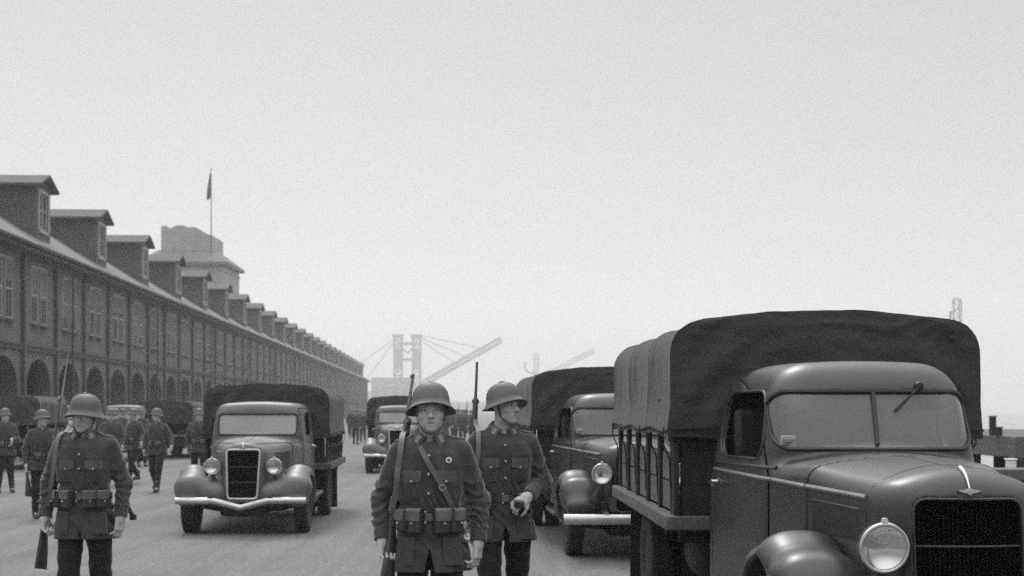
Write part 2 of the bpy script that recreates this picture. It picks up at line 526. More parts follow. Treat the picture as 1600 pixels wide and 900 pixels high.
zr_.inputs['To Min'].default_value = 1.0; zr_.inputs['To Max'].default_value = 5.0
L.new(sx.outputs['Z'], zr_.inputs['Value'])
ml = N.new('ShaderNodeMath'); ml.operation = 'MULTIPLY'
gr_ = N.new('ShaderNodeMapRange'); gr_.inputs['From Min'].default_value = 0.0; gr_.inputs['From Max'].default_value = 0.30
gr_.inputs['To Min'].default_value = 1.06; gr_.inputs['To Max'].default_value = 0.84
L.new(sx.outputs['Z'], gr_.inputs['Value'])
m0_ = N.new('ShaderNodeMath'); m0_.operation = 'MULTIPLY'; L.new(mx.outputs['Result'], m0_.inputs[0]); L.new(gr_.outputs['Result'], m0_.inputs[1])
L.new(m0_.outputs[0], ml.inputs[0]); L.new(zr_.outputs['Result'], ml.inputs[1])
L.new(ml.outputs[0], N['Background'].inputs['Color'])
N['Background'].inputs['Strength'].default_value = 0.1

sl = bpy.data.lights.new('sun', 'SUN'); sl.energy = 1.5; sl.angle = math.radians(12); sl.color = (1, 0.995, 0.985)
so = bpy.data.objects.new('sun', sl); COL.objects.link(so)
sd = Vector((math.sin(SUN_AZ) * math.cos(SUN_EL), math.cos(SUN_AZ) * math.cos(SUN_EL), math.sin(SUN_EL)))
so.rotation_euler = sd.to_track_quat('Z', 'Y').to_euler()
so.location = sd * 80

cd = bpy.data.cameras.new('camera'); cam = bpy.data.objects.new('camera', cd); COL.objects.link(cam)
cam.location = (0, 0, CAMH); cam.rotation_euler = (math.pi / 2, 0, 0)
cd.sensor_width = 36; cd.lens = FPX / 1600 * 36; cd.shift_y = (HOR - 450) / 1600
cd.clip_start = 0.1; cd.clip_end = 5000
cd.dof.use_dof = True; cd.dof.focus_distance = 8.2; cd.dof.aperture_fstop = 4.0
SC.camera = cam
SC.view_settings.view_transform = 'Standard'; SC.view_settings.look = 'None'
SC.view_settings.exposure = 0.0; SC.view_settings.gamma = 1.0
SC.render.film_transparent = False
SC.cycles.use_denoising = False
SC.cycles.sample_clamp_indirect = 4.0; SC.cycles.max_bounces = 6; SC.cycles.diffuse_bounces = 3; SC.cycles.glossy_bounces = 3
SC.cycles.transparent_max_bounces = 8; SC.cycles.volume_bounces = 1
SC.cycles.caustics_reflective = False; SC.cycles.caustics_refractive = False


def at(px, py, Y):
    """pixel of the 1600x900 photograph at distance Y"""
    return Vector(((px - 800) / FPX * Y, Y, CAMH - (py - HOR) / FPX * Y))


hz = MB().box((0, 780, 59), (800, 840, 62.3)).build('haze', None, smooth=False)
tag(hz, 'pale even haze lying over the whole waterfront', kind='stuff')
hm = bpy.data.materials.new('haze_air'); hm.use_nodes = True
hm.node_tree.nodes.remove(hm.node_tree.nodes['Principled BSDF'])
pv = hm.node_tree.nodes.new('ShaderNodeVolumePrincipled')
pv.inputs['Color'].default_value = (0.98, 0.98, 0.98, 1); pv.inputs['Density'].default_value = 0.0009
pv.inputs['Anisotropy'].default_value = 0.5
hm.node_tree.links.new(pv.outputs[0], hm.node_tree.nodes['Material Output'].inputs['Volume'])
hz.data.materials.append(hm)

# ================================================================== ground, pavement, quay, water
QX = 9.0
g = MB()
g.grid(lambda u, v: (-500 + u * (500 + QX), -40 + v * 1620, 0), 60, 120)
# quay face
g.put([(QX, -40, 0), (QX, 1580, 0), (QX, 1580, -3), (QX, -40, -3)], [(0, 1, 2, 3)])
o = g.build('ground', M['asphalt'], smooth=False); tag(o, kind='structure')
o = MB().grid(lambda u, v: (QX + u * 490, -40 + v * 1620, -1.8), 8, 16).build('water', M['water'], smooth=False)
tag(o, kind='structure')

# ================================================================== barracks with the long arcade
BAY, NB, Y0 = 4.6, 59, 40.1
BX = -16.0
B = empty('barracks', (BX, 0, 0), math.atan(0.051))
tag(B, 'long two storey barracks with a ground floor arcade and a row of roof dormers', 'building')
YE = Y0 + NB * BAY
mb = MB(); tr = MB()
ZS, ZE = 4.0, 7.75
for i in range(NB):
    y0 = Y0 + i * BAY; c = y0 + BAY / 2
    # arch wall: piers and spandrel
    hw, zs, rise = 1.74, 2.45, 1.17
    arc = [(c + hw * math.cos(math.pi * k / 16), zs + rise * math.sin(math.pi * k / 16)) for k in range(17)]
    D = 0.7
    for (ya, yb) in ((y0, c - hw), (c + hw, y0 + BAY)):
        mb.put([(0, ya, 0), (0, yb, 0), (0, yb, zs), (0, ya, zs)], [(0, 1, 2, 3)])
    mb.put([(0, c + hw, zs), (0, y0 + BAY, zs), (0, y0 + BAY, ZS), (0, c + hw, ZS)], [(0, 1, 2, 3)])
    mb.put([(0, y0, zs), (0, c - hw, zs), (0, c - hw, ZS), (0, y0, ZS)], [(0, 1, 2, 3)])
    for k in range(16):
        a, b = arc[k], arc[k + 1]
        mb.put([(0, a[0], a[1]), (0, a[0], ZS), (0, b[0], ZS), (0, b[0], b[1])], [(0, 1, 2, 3)])
        mb.put([(0, a[0], a[1]), (0, b[0], b[1]), (-D, b[0], b[1]), (-D, a[0], a[1])], [(0, 1, 2, 3)])
    for yy in (c - hw, c + hw):
        mb.put([(0, yy, 0), (0, yy, zs), (-D, yy, zs), (-D, yy, 0)], [(0, 1, 2, 3)])
    # inner face of the piers
    for (ya, yb) in ((y0, c - hw), (c + hw, y0 + BAY)):
        mb.put([(-D, ya, 0), (-D, yb, 0), (-D, yb, ZS - .1), (-D, ya, ZS - .1)], [(0, 1, 2, 3)])
    # upper wall with two window openings
    yb = [y0, c - 1.08, c - 0.22, c + 0.22, c + 1.08, y0 + BAY]; zb = [ZS, 5.0, 7.2, ZE + 0.3]
    for a in range(5):
        for b in range(3):
            if b == 1 and a in (1, 3): continue
            mb.put([(0, yb[a], zb[b]), (0, yb[a + 1], zb[b]), (0, yb[a + 1], zb[b + 1]), (0, yb[a], zb[b + 1])], [(0, 1, 2, 3)])
    for a in (1, 3):
        ya, y2 = yb[a], yb[a + 1]
        for q in ([(0, ya, 5.0), (0, y2, 5.0), (-.2, y2, 5.0), (-.2, ya, 5.0)], [(0, ya, 7.2), (0, y2, 7.2), (-.2, y2, 7.2), (-.2, ya, 7.2)],
                  [(0, ya, 5.0), (0, ya, 7.2), (-.2, ya, 7.2), (-.2, ya, 5.0)], [(0, y2, 5.0), (0, y2, 7.2), (-.2, y2, 7.2), (-.2, y2, 5.0)]):
            mb.put(q, [(0, 1, 2, 3)])
    # pilaster strip between the bays
    tr.box((0.05, y0, (ZE + 0.3) / 2), (0.1, 0.13, (ZE + 0.3) / 2))
    tr.box((0.045, c, 4.0), (0.06, BAY / 2 - 0.135, 0.09))
    tr.box((0.07, c, 4.1), (0.09, BAY / 2 - 0.135, 0.035))
# end walls and rear wall
for yy in (Y0, YE):
    mb.put([(0, yy, 0), (-11, yy, 0), (-11, yy, 7.95), (-5.0, yy, 11.25), (0, yy, 8.2)], [(0, 1, 2, 3, 4)])
mb.put([(-11, Y0, 0), (-11, YE, 0), (-11, YE, 7.95), (-11, Y0, 7.95)], [(0, 1, 2, 3)])
mb.build('wall', M['wall'], B, smooth=False)
tr.box((0.03, Y0 + NB * BAY / 2, 7.62), (0.05, NB * BAY / 2, 0.1))
tr.build('facade_trim', M['trim'], B, smooth=False)
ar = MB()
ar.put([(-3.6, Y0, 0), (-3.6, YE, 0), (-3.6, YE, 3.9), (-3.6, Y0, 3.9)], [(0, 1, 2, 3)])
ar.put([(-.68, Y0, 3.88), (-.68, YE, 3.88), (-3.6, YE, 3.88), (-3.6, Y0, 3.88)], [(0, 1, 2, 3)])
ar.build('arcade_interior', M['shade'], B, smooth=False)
# roof
ez, sl_ = 7.95, 0.63
rf = MB()
th = 0.16
P = [(0.62, ez), (-5.0, ez + 5.62 * sl_), (-11.4, ez + 0.1), (-11.4, ez - .06), (-5.0, ez + 5.62 * sl_ - th), (0.62, ez - th)]
rf.put([(x, Y0 - .4, z) for x, z in P] + [(x, YE + .4, z) for x, z in P], [(0, 1, 7, 6), (1, 2, 8, 7), (2, 3, 9, 8), (3, 4, 10, 9), (4, 5, 11, 10), (5, 0, 6, 11), (0, 1, 2, 3, 4, 5), (6, 7, 8, 9, 10, 11)])
rf.build('roof', M['roof'], B, smooth=False)
gt = MB()
gt.tube([(0.68, Y0 - .4, ez - .1), (0.68, YE + .4, ez - .1)], 0.085, 8)
gt.box((0.31, (Y0 + YE) / 2, ez - .27), (0.3, (YE - Y0) / 2, 0.05))
gt.build('gutter', M['trim'], B)
# window: one pair of sashes, copied bay by bay
wf = MB()
for s in (-1, 1):
    cy = s * 0.65
    for (yy, zz, hy, hz_) in ((cy - .405, 6.1, .03, 1.1), (cy + .405, 6.1, .03, 1.1), (cy, 7.17, .375, .03), (cy, 5.035, .375, .035), (cy, 6.12, .375, .035), (cy, 6.62, .012, .46), (cy, 5.58, .012, .5)):
        wf.box((-0.1, yy, zz), (0.035, hy, hz_))
wf.box((-.07, 0, 7.25), (0.04, 1.1, .04)); wf.box((-.07, 0, 4.98), (0.03, 1.1, .02))
W0 = wf.build('window', M['frame'], B, smooth=False)
bl = {.35: [], .55: [], .8: []}
for s in (-1, 1):
    MB().box((-0.13, s * 0.65, 6.1), (0.01, .39, 1.08)).build('pane', M['pane'], W0, smooth=False)
    MB().box((-0.03, s * 0.65, 4.95), (0.09, .5, .045)).build('sill', M['trim'], W0, smooth=False)
    for var in bl:
        bl[var].append(MB().box((-0.115, s * 0.65, 7.16 - var * 1.05), (0.004, .36, var * 1.05 - .01)).build('blind', M['blind'], W0, smooth=False))
W0.location = (.085, Y0 + BAY / 2, 0)
wins = [W0]
for i in range(1, NB):
    wi = W0.copy(); COL.objects.link(wi); wi.parent = B; wi.location = (.085, Y0 + (i + .5) * BAY, 0)
    keep = random.choice([0.35, 0.55, 0.8])
    for ch in list(W0.children):
        if ch.name.startswith('blind') and ch not in bl[keep]: continue
        c_ = ch.copy(); COL.objects.link(c_); c_.parent = wi
for k in (0.35, 0.8):
    for q_ in bl[k]: bpy.data.objects.remove(q_)
# doors and pale posts in the arcade
d0 = MB().box((-3.55, 0, 1.15), (0.04, 0.55, 1.15)).build('door', M['pale'], B, smooth=False, bevel=0.01)
MB().box((-3.49, 0.4, 1.05), (0.03, 0.03, 0.05)).build('handle', M['gunmetal'], d0, smooth=False)
dy = [62.6, 67.0, 71.9, 76.6, 86.0, 99, 113]
d0.location = (0, dy[0], 0)
for y in dy[1:]:
    c_ = copy_tree(d0, B); c_.location = (0, y, 0)
# downpipes
dp = MB()
dp.tube([(0.66, 0, 7.85), (0.5, 0, 7.6), (0.2, 0, 7.3), (0.2, 0, 0.1)], 0.05, 8)
dp0 = dp.build('downpipe', M['trim'], B)
for i, y in enumerate((60.65, 78.8, 97.3, 115.6, 134, 152.4)):
    c_ = dp0 if i == 0 else dp0.copy()
    if i: COL.objects.link(c_); c_.parent = B
    c_.location = (0, y, 0)
# dormers
xf, zeav, zpk, dhw = -0.3, 10.78, 11.15, 1.05
xe = 0.62 - (zeav - ez) / sl_; xr = 0.62 - (zpk - ez) / sl_
zb0 = ez + (0.62 - xf) * sl_
dm = MB()
ww, wz0, wz1 = 0.62, 8.95, 10.45                        # window hole
for q in ([(-dhw, zb0 - .1), (-ww, zb0 - .1), (-ww, zeav), (-dhw, zeav)], [(ww, zb0 - .1), (dhw, zb0 - .1), (dhw, zeav), (ww, zeav)],
          [(-ww, zb0 - .1), (ww, zb0 - .1), (ww, wz0), (-ww, wz0)], [(-ww, wz1), (ww, wz1), (ww, zeav), (-ww, zeav)], [(-dhw, zeav), (dhw, zeav), (0, zpk)]):
    dm.put([(xf, y, z) for y, z in q], [tuple(range(len(q)))])
for s in (-1, 1):
    dm.put([(xf, s * dhw, zb0 - .1), (xf, s * dhw, zeav), (xe, s * dhw, zeav)], [(0, 1, 2)])
    dm.put([(xf, s * ww, wz0), (xf, s * ww, wz1), (xf - .15, s * ww, wz1), (xf - .15, s * ww, wz0)], [(0, 1, 2, 3)])
dm.put([(xf, -ww, wz0), (xf, ww, wz0), (xf - .15, ww, wz0), (xf - .15, -ww, wz0)], [(0, 1, 2, 3)])
D0 = dm.build('dormer', M['shingle'], B, smooth=False)
dr = MB()
for s in (-1, 1):
    a = [(xf + .3, 0, zpk + .1), (xr - .6, 0, zpk + .1), (xe - 1.0, s * (dhw + .32), zeav - .05), (xf + .3, s * (dhw + .32), zeav - .05)]
    dr.put(a + [(x, y, z - .1) for x, y, z in a], [(0, 1, 2, 3), (4, 5, 6, 7), (0, 3, 7, 4), (2, 3, 7, 6), (1, 2, 6, 5)])
dr.build('dormer_roof', M['roof2'], D0, smooth=False)
dw = MB()
for (yy, zz, hy, hz_) in ((-.57, 9.7, .06, .75), (.57, 9.7, .06, .75), (0, 9.7, .06, .72), (0, 10.41, .55, .045), (0, 9.0, .55, .045), (-.285, 9.75, .225, .03), (.285, 9.75, .225, .03)):
    dw.box((xf - .06, yy, zz), (.04, hy, hz_))
for (yy, zz, hy, hz_) in ((-.72, 9.7, .09, .84), (.72, 9.7, .09, .84), (0, 10.52, .63, .07), (0, 8.88, .8, .06)):
    dw.box((xf + .02, yy, zz), (.03, hy, hz_))
dwo = dw.build('dormer_window', M['frame'], D0, smooth=False)
dp_ = MB().box((xf - .1, 0, 9.7), (.01, .52, .72)); dp_o = dp_.build('dormer_pane', M['pane'], D0, smooth=False)
D0.location = (0, 57.9, 0)
for i in range(1, 25):
    c_ = copy_tree(D0, B); c_.location = (0, 57.9 + 9.95 * i, 0)
c_ = copy_tree(D0, B); c_.location = (0, 57.9 - 9.95, 0)

# pavement along the arcade
pv_ = MB().box((BX + 0.15 - 2.25, 0, 0.06), (0, 0, 0))
pvm = MB()
R = Matrix.Rotation(math.atan(0.051), 4, 'Z'); R.translation = Vector((BX, 0, 0))
V = []
for (x, y) in ((2.6, 20), (2.6, YE + 10), (-3.59, YE + 10), (-3.59, 20)):
    V += [R @ Vector((x, y, 0.14)), R @ Vector((x, y, -0.02))]
pvm.put(V, [(0, 2, 4, 6), (0, 1, 3, 2), (2, 3, 5, 4), (4, 5, 7, 6), (6, 7, 1, 0)])
tag(pvm.build('pavement', M['pavement'], smooth=False), kind='structure')

# ================================================================== stone tower behind the barracks and its flagpole
TZ = 172.0
T = empty('stone_tower', (0, 0, 0)); tag(T, 'pale hazy stone tower rising behind the long roof with a broken top block', 'tower')
tx = lambda px: (px - 800) / FPX * TZ
tz = lambda py: CAMH - (py - HOR) / FPX * TZ
xl, xr2 = tx(222), tx(349); ym, dpth = TZ + 5.0, 5.0
lw = MB().box(((xl + xr2) / 2, ym, tz(415) / 2), ((xr2 - xl) / 2, dpth, tz(415) / 2))
lw.box(((xl + xr2) / 2, ym, tz(422)), ((xr2 - xl) / 2 + .12, dpth + .12, .12))
lw.build('wall', M['stone'], T, smooth=False, bevel=.05)
rfm = MB()
e0, e1 = tx(214), tx(357); zt, zb_ = tz(388), tz(410)
u0, u1 = tx(245), tx(328)
rfm.put([(e0, ym - 5.7, zb_), (e1, ym - 5.7, zb_), (e1, ym + 5.7, zb_), (e0, ym + 5.7, zb_), (u0 - .1, ym - 3.4, zt), (u1 + .1, ym - 3.4, zt), (u1 + .1, ym + 3.4, zt), (u0 - .1, ym + 3.4, zt)],
        [(0, 1, 5, 4), (1, 2, 6, 5), (2, 3, 7, 6), (3, 0, 4, 7), (4, 5, 6, 7), (3, 2, 1, 0)])
rfm.box(((e0 + e1) / 2, ym, zb_ - .18), ((e1 - e0) / 2 - .05, 5.65, .17))
rfm.build('roof', M['roof'], T, smooth=False)
prof = [(246, 351), (254, 349), (257, 354), (262, 353), (270, 349), (280, 349), (290, 352), (300, 352), (308, 356), (314, 360), (320, 363), (327, 365)]
up = MB()
poly = [(tx(246), tz(393))] + [(tx(a), tz(b)) for a, b in prof] + [(tx(327), tz(393))]
mm = Matrix(((1, 0, 0, 0), (0, 0, 1, ym - 3.3), (0, 1, 0, 0), (0, 0, 0, 1)))
up.prism(poly, 6.6, mm)
ub = up.build('upper_block', M['stone'], T, smooth=False, bevel=.06)
for a in (262, 300, 336): MB().box((tx(a), ym - 5.02, tz(436)), (.26, .03, .5)).build('window', M['stone'], T, smooth=False)
F = empty('flagpole', (tx(327), ym - 3.9, zt)); tag(F, 'thin flagpole with a limp furled flag on the stone tower', 'flagpole')
MB().tube([(0, 0, -.6), (0, 0, 5.0), (0, 0, tz(264) - zt)], [.075, .06, .035], 8).build('pole', M['steel'], F)
MB().lathe([(0.0, .0), (.09, .05), (.1, .12), (.06, .19), (0, .22)], 10, Matrix.Translation((0, 0, tz(264) - zt))).build('finial', M['steel'], F)
fl = MB()
def flagf(u, v):
    z = (tz(268) - zt) - u * 3.05
    wd = (0.12 + 0.55 * u ** 0.9) * (1 - .25 * u * u)
    return (-v * wd - .03, .16 * math.sin(v * 9 + u * 3) * (0.3 + u), z - .35 * v * u)
fl.slab(flagf, 14, 8, Vector((0, .02, 0)))
fl.build('flag', M['flag'], F)

# ================================================================== far cranes and sheds in the haze
def lattice(mb, a, b, w, n, r):
    """square lattice boom from a to b"""
    a = Vector(a); b = Vector(b); d = (b - a).normalized()
    x = d.cross(Vector((0, 1, 0))).normalized(); y = Vector((0, 1, 0))
    c = [x * w + y * w, x * w - y * w, -x * w - y * w, -x * w + y * w]
    for q in c: mb.tube([a + q, b + q], r, 5)
    for i in range(n):
        p0 = a + (b - a) * (i / n); p1 = a + (b - a) * ((i + 1) / n)
        for k in range(4):
            mb.tube([p0 + c[k], p1 + c[(k + 1) % 4]], r * .6, 4); mb.tube([p1 + c[k], p1 + c[(k + 1) % 4]], r * .6, 4)

CZ = 1050.0
C1 = empty('portal_crane', at(636, 640, CZ)); C1.location.z = 0
tag(C1, 'twin towered portal crane with a long raised boom, faint in the haze', 'crane')
q = lambda px, py, dy=0: Vector(((px - 636) / FPX * CZ, dy, CAMH - (py - HOR) / FPX * CZ))
m_ = MB()
for px in (622, 651):
    lattice(m_, q(px, 648), q(px, 527), 2.75, 10, 0.75)
    m_.box(q(px, 525), (4, 3.5, 1.1)); m_.box(q(px, 560), (2.3, 2.0, 7))
for py in (537, 562, 600):
    m_.bar(q(622, py), q(651, py), 2.8, 2.2)
m_.bar(q(622, 537), q(637, 552), 1.2, 1.2); m_.bar(q(651, 537), q(637, 552), 1.2, 1.2)
m_.build('tower_frame', M['steel'], C1)
bm_ = MB(); lattice(bm_, q(655, 603, -2), q(783, 531, -2), 1.9, 17, 0.6)
bm_.build('boom', M['steel'], C1)
cb_ = MB()
for a, b in (((651, 526), (735, 560)), ((653, 524), (757, 545)), ((622, 526), (560, 570)), ((621, 527), (575, 590)), ((651, 528), (715, 570))):
    cb_.tube([q(*a, -1), q(*b, -1)], .33, 5)
cb_.build('cable', M['steel'], C1)
MB().box(q(641, 612), (9, 5, 4.6)).build('cabin', M['steel'], C1, smooth=False, bevel=.1)

CZ2 = 1200.0
C2 = empty('jib_crane', at(832, 640, CZ2)); C2.location.z = 0
tag(C2, 'very faint jib crane with a slim mast above the half hidden lorry', 'crane')
q2 = lambda px, py, dy=0: Vector(((px - 832) / FPX * CZ2, dy, CAMH - (py - HOR) / FPX * CZ2))
m_ = MB(); lattice(m_, q2(838, 648), q2(838, 552), 2.0, 10, .42)
m_.tube(smooth_path([q2(822, 566), q2(820, 574), q2(826, 582), q2(838, 584)]), 1.00, 6)
m_.build('mast', M['steel'], C2)
m_ = MB(); lattice(m_, q2(846, 590), q2(927, 548), 1.8, 13, .36); m_.build('boom', M['steel'], C2)

CZ3 = 700.0
C3 = empty('dock_crane', at(1494, 640, CZ3)); C3.location.z = 0
tag(C3, 'slender dock crane mast showing above the near lorry cover', 'crane')
q3 = lambda px, py, dy=0: Vector(((px - 1494) / FPX * CZ3, dy, CAMH - (py - HOR) / FPX * CZ3))
m_ = MB()
for px in (1490, 1499): m_.tube([q3(px, 650), q3(px, 470)], 0.44, 6)
for i in range(14):
    y_ = 470 + i * 13
    m_.tube([q3(1490, y_), q3(1499, y_ + 13)], 0.22, 4); m_.tube([q3(1490, y_), q3(1499, y_)], 0.22, 4)
m_.build('mast', M['steel'], C3)
m_ = MB(); m_.tube(smooth_path([q3(1488, 474), q3(1491, 467), q3(1498, 467), q3(1502, 474), q3(1502, 506)]), 0.35, 6)
m_.tube([q3(1485, 486), q3(1485, 504)], 0.66, 6); m_.tube([q3(1485, 490), q3(1499, 480)], 0.33, 5)
m_.build('jib_head', M['steel'], C3)

def shed(name, label, px0, px1, py, Z, dep, rise=0.0):
    e = empty(name, at((px0 + px1) / 2, 640, Z)); e.location.z = 0
    h = CAMH - (py - HOR) / FPX * Z; hw = (px1 - px0) / 2 / FPX * Z
    tag(e, label, 'building')
    MB().box((0, dep / 2, h / 2), (hw, dep / 2, h / 2)).build('wall', M['wall'], e, smooth=False)
    r = MB(); r.put([(-hw - .4, -.4, h), (hw + .4, -.4, h), (hw + .4, dep + .4, h), (-hw - .4, dep + .4, h), (-hw - .4, dep / 2, h + .6 + rise), (hw + .4, dep / 2, h + .6 + rise)],
                    [(0, 1, 5, 4), (2, 3, 4, 5), (0, 4, 3), (1, 2, 5), (0, 3, 2, 1)])
    r.build('roof', M['roof'], e, smooth=False)
    d = MB()
    nn = max(2, int(hw / 3))
    for i in range(nn): d.box((-hw + (i + .5) * 2 * hw / nn, -.03, h * .45), (hw / nn * .4, .03, h * .28))
    d.build('doorway', M['pane'], e, smooth=False)
    return e
shed('dock_shed', 'low grey dock shed at the far end of the barracks', 580, 640, 590, 900, 40)
shed('dock_warehouse', 'wide faint warehouse beyond the road, below the portal crane', 560, 690, 612, 1250, 60)
shed('pier_shed', 'long faint pier shed on the horizon behind the lorries', 700, 860, 629, 1200, 40, 1)

# ================================================================== timber quay barrier and pier at the right
PB = empty('timber_barrier', (4.1, 10.9, 0)); tag(PB, 'plank quayside barrier with a pale top rail beside the near lorry', 'barrier')
m_ = MB()
m_.box((1.2, 0, 1.12), (1.75, .16, .045)); m_.build('top_rail', M['board'], PB, smooth=False, bevel=.01)
m_ = MB()
for z in (.95, .74, .53, .32): m_.box((1.2, -.03, z), (1.7, .04, .095))
m_.build('plank', M['wood'], PB, smooth=False, bevel=.01)
for x in (-.35, .75, 1.85, 2.75): MB().box((x, .09, .53), (.08, .07, .53)).build('post', M['stake'], PB, smooth=False, bevel=.01)
PR = empty('timber_pier', (0, 0, 0)); tag(PR, 'dark timber pier deck on piles standing in the water', 'pier')
m_ = MB(); zt_ = CAMH - (684 - HOR) / FPX * 26
m_.box((14.5, 31, zt_ - .18), (5.2, 5, .2)); m_.build('deck', M['wood'], PR, smooth=False, bevel=.02)
m_ = MB(); m_.box((14.5, 26.1, zt_ - .55), (5.2, .15, .17)); m_.build('beam', M['stake'], PR, smooth=False, bevel=.02)
MB().box((14.5, 26.35, zt_ - 1.9), (5.1, .06, 1.5)).build('dark_infill', M['stake'], PR, smooth=False)  # added dark sheet under the deck, stops water light showing through
for i in range(7):
    for y in (26.6, 29, 32, 35.5): MB().tube([(9.5 + i * 1.6, y, -3), (9.5 + i * 1.6, y, zt_ - .35)], .16, 8).build('pile', M['stake'], PR)
wp = empty('mooring_post', (8.68, 24.5, 0)); tag(wp, 'white painted mooring post in front of the dark pier', 'post')
MB().box((0, 0, .37), (.075, .075, .37)).build('shaft', M['white'], wp, smooth=False, bevel=.02)
MB().box((0, 0, .755), (.09, .09, .015)).build('cap', M['white'], wp, smooth=False, bevel=.01)
for i, (px, py, hw_, hh, lab) in enumerate(((1551, 684, .055, .36, 'tall narrow packing case on the pier deck'), (1560, 684, .06, .15, 'small square packing case on the pier deck'))):
    p_ = at(px, py, 27)
    e = empty('packing_case', (p_.x, 27, zt_ + .02)); tag(e, lab, 'crate', 'packing cases on the pier')
    MB().box((0, 0, hh / 2), (hw_, hw_, hh / 2)).build('case', M['stake'], e, smooth=False, bevel=.01)
    MB().box((0, 0, hh + .012), (hw_ + .015, hw_ + .015, .01)).build('lid', M['wood'], e, smooth=False)
# ================================================================== lorries (local frame: nose towards -Y, front axle at y = 0, ground z = 0)
def lerp_tab(tab, t):
    xs = [a for a, _ in tab]; ys = [b for _, b in tab]
    return np.interp(t, xs, ys).astype(F32)


def rrect(a, b, cx, cy, hx, hy, r):
    qx, qy = np.abs(a - cx) - hx + r, np.abs(b - cy) - hy + r
    return np.sqrt(np.maximum(qx, 0) ** 2 + np.maximum(qy, 0) ** 2) + np.minimum(np.maximum(qx, qy), 0) - r


def rrect_path(cx, cy, hx, hy, r, n=6):
    out = []
    for (sx, sy, a0) in ((1, 1, 0), (-1, 1, 90), (-1, -1, 180), (1, -1, 270)):
        for k in range(n + 1):
            a = math.radians(a0 + 90 * k / n)
            out.append((cx + sx * (hx - r) + r * math.cos(a), cy + sy * (hy - r) + r * math.sin(a)))
    return out


def make_wheel(name, parent, x, y, R, wd, s, dual=False):
    """s: side sign; the outer face points to s"""
    e = empty(name, (x, y, R), 0, parent)
    m4 = Matrix.Rotation(math.radians(90) * s, 4, 'Y')
    ri = R * .56
    for k in range(2 if dual else 1):
        off = Matrix.Translation((-s * k * (wd + .05), 0, 0)) @ m4
        t = MB()
        pr = []
        for a in range(0, 13):
            th = math.radians(-105 + 210 * a / 12)
            pr.append((ri + (R - ri) * (.5 + .5 * math.cos(th) ** 1) if False else R - (R - ri) * (1 - abs(math.cos(th)) ** .6 if abs(th) < math.pi / 2 else 1), wd / 2 * math.copysign(abs(math.sin(th)) ** .55, th)))
        pr = [(ri - .01, -wd * .36), (ri, -wd * .42), (ri + (R - ri) * .45, -wd * .52), (R - .03, -wd * .45), (R - .004, -wd * .36), (R, -wd * .18), (R, wd * .18), (R - .004, wd * .36), (R - .03, wd * .45), (ri + (R - ri) * .45, wd * .52), (ri, wd * .42), (ri - .01, wd * .36)]
        t.lathe(pr, 40, off)
        for j in range(44):
            a = 2 * math.pi * j / 44
            mt = off @ Matrix.Rotation(a, 4, 'Z')
            for q in (-.3, .3):
                c = mt @ Vector((R + .001, 0, wd * q)); t.box(c, (.009, .014, wd * .13), mt.to_3x3())
        t.build('tyre', M['rubber'], e, sharp=50)
        h = MB()
        dsh = .02 if not dual else -.05
        h.lathe([(0, wd * .1 + dsh), (.05, wd * .1 + dsh), (.09, wd * .02 + dsh), (ri * .55, .0 + dsh), (ri * .82, -.03), (ri * .95, wd * .3), (ri * 1.02, wd * .4), (ri * 1.02, -wd * .38), (ri * .9, -wd * .3), (0, -wd * .3)], 28, off)
        for j in range(6):
            c = off @ Matrix.Rotation(j * math.pi / 3, 4, 'Z') @ Vector((ri * .42, 0, dsh + .015)); h.box(c, (.014, .014, .014))
        h.build('rim', M['paint'] if not dual else M['dark'], e)
    return e


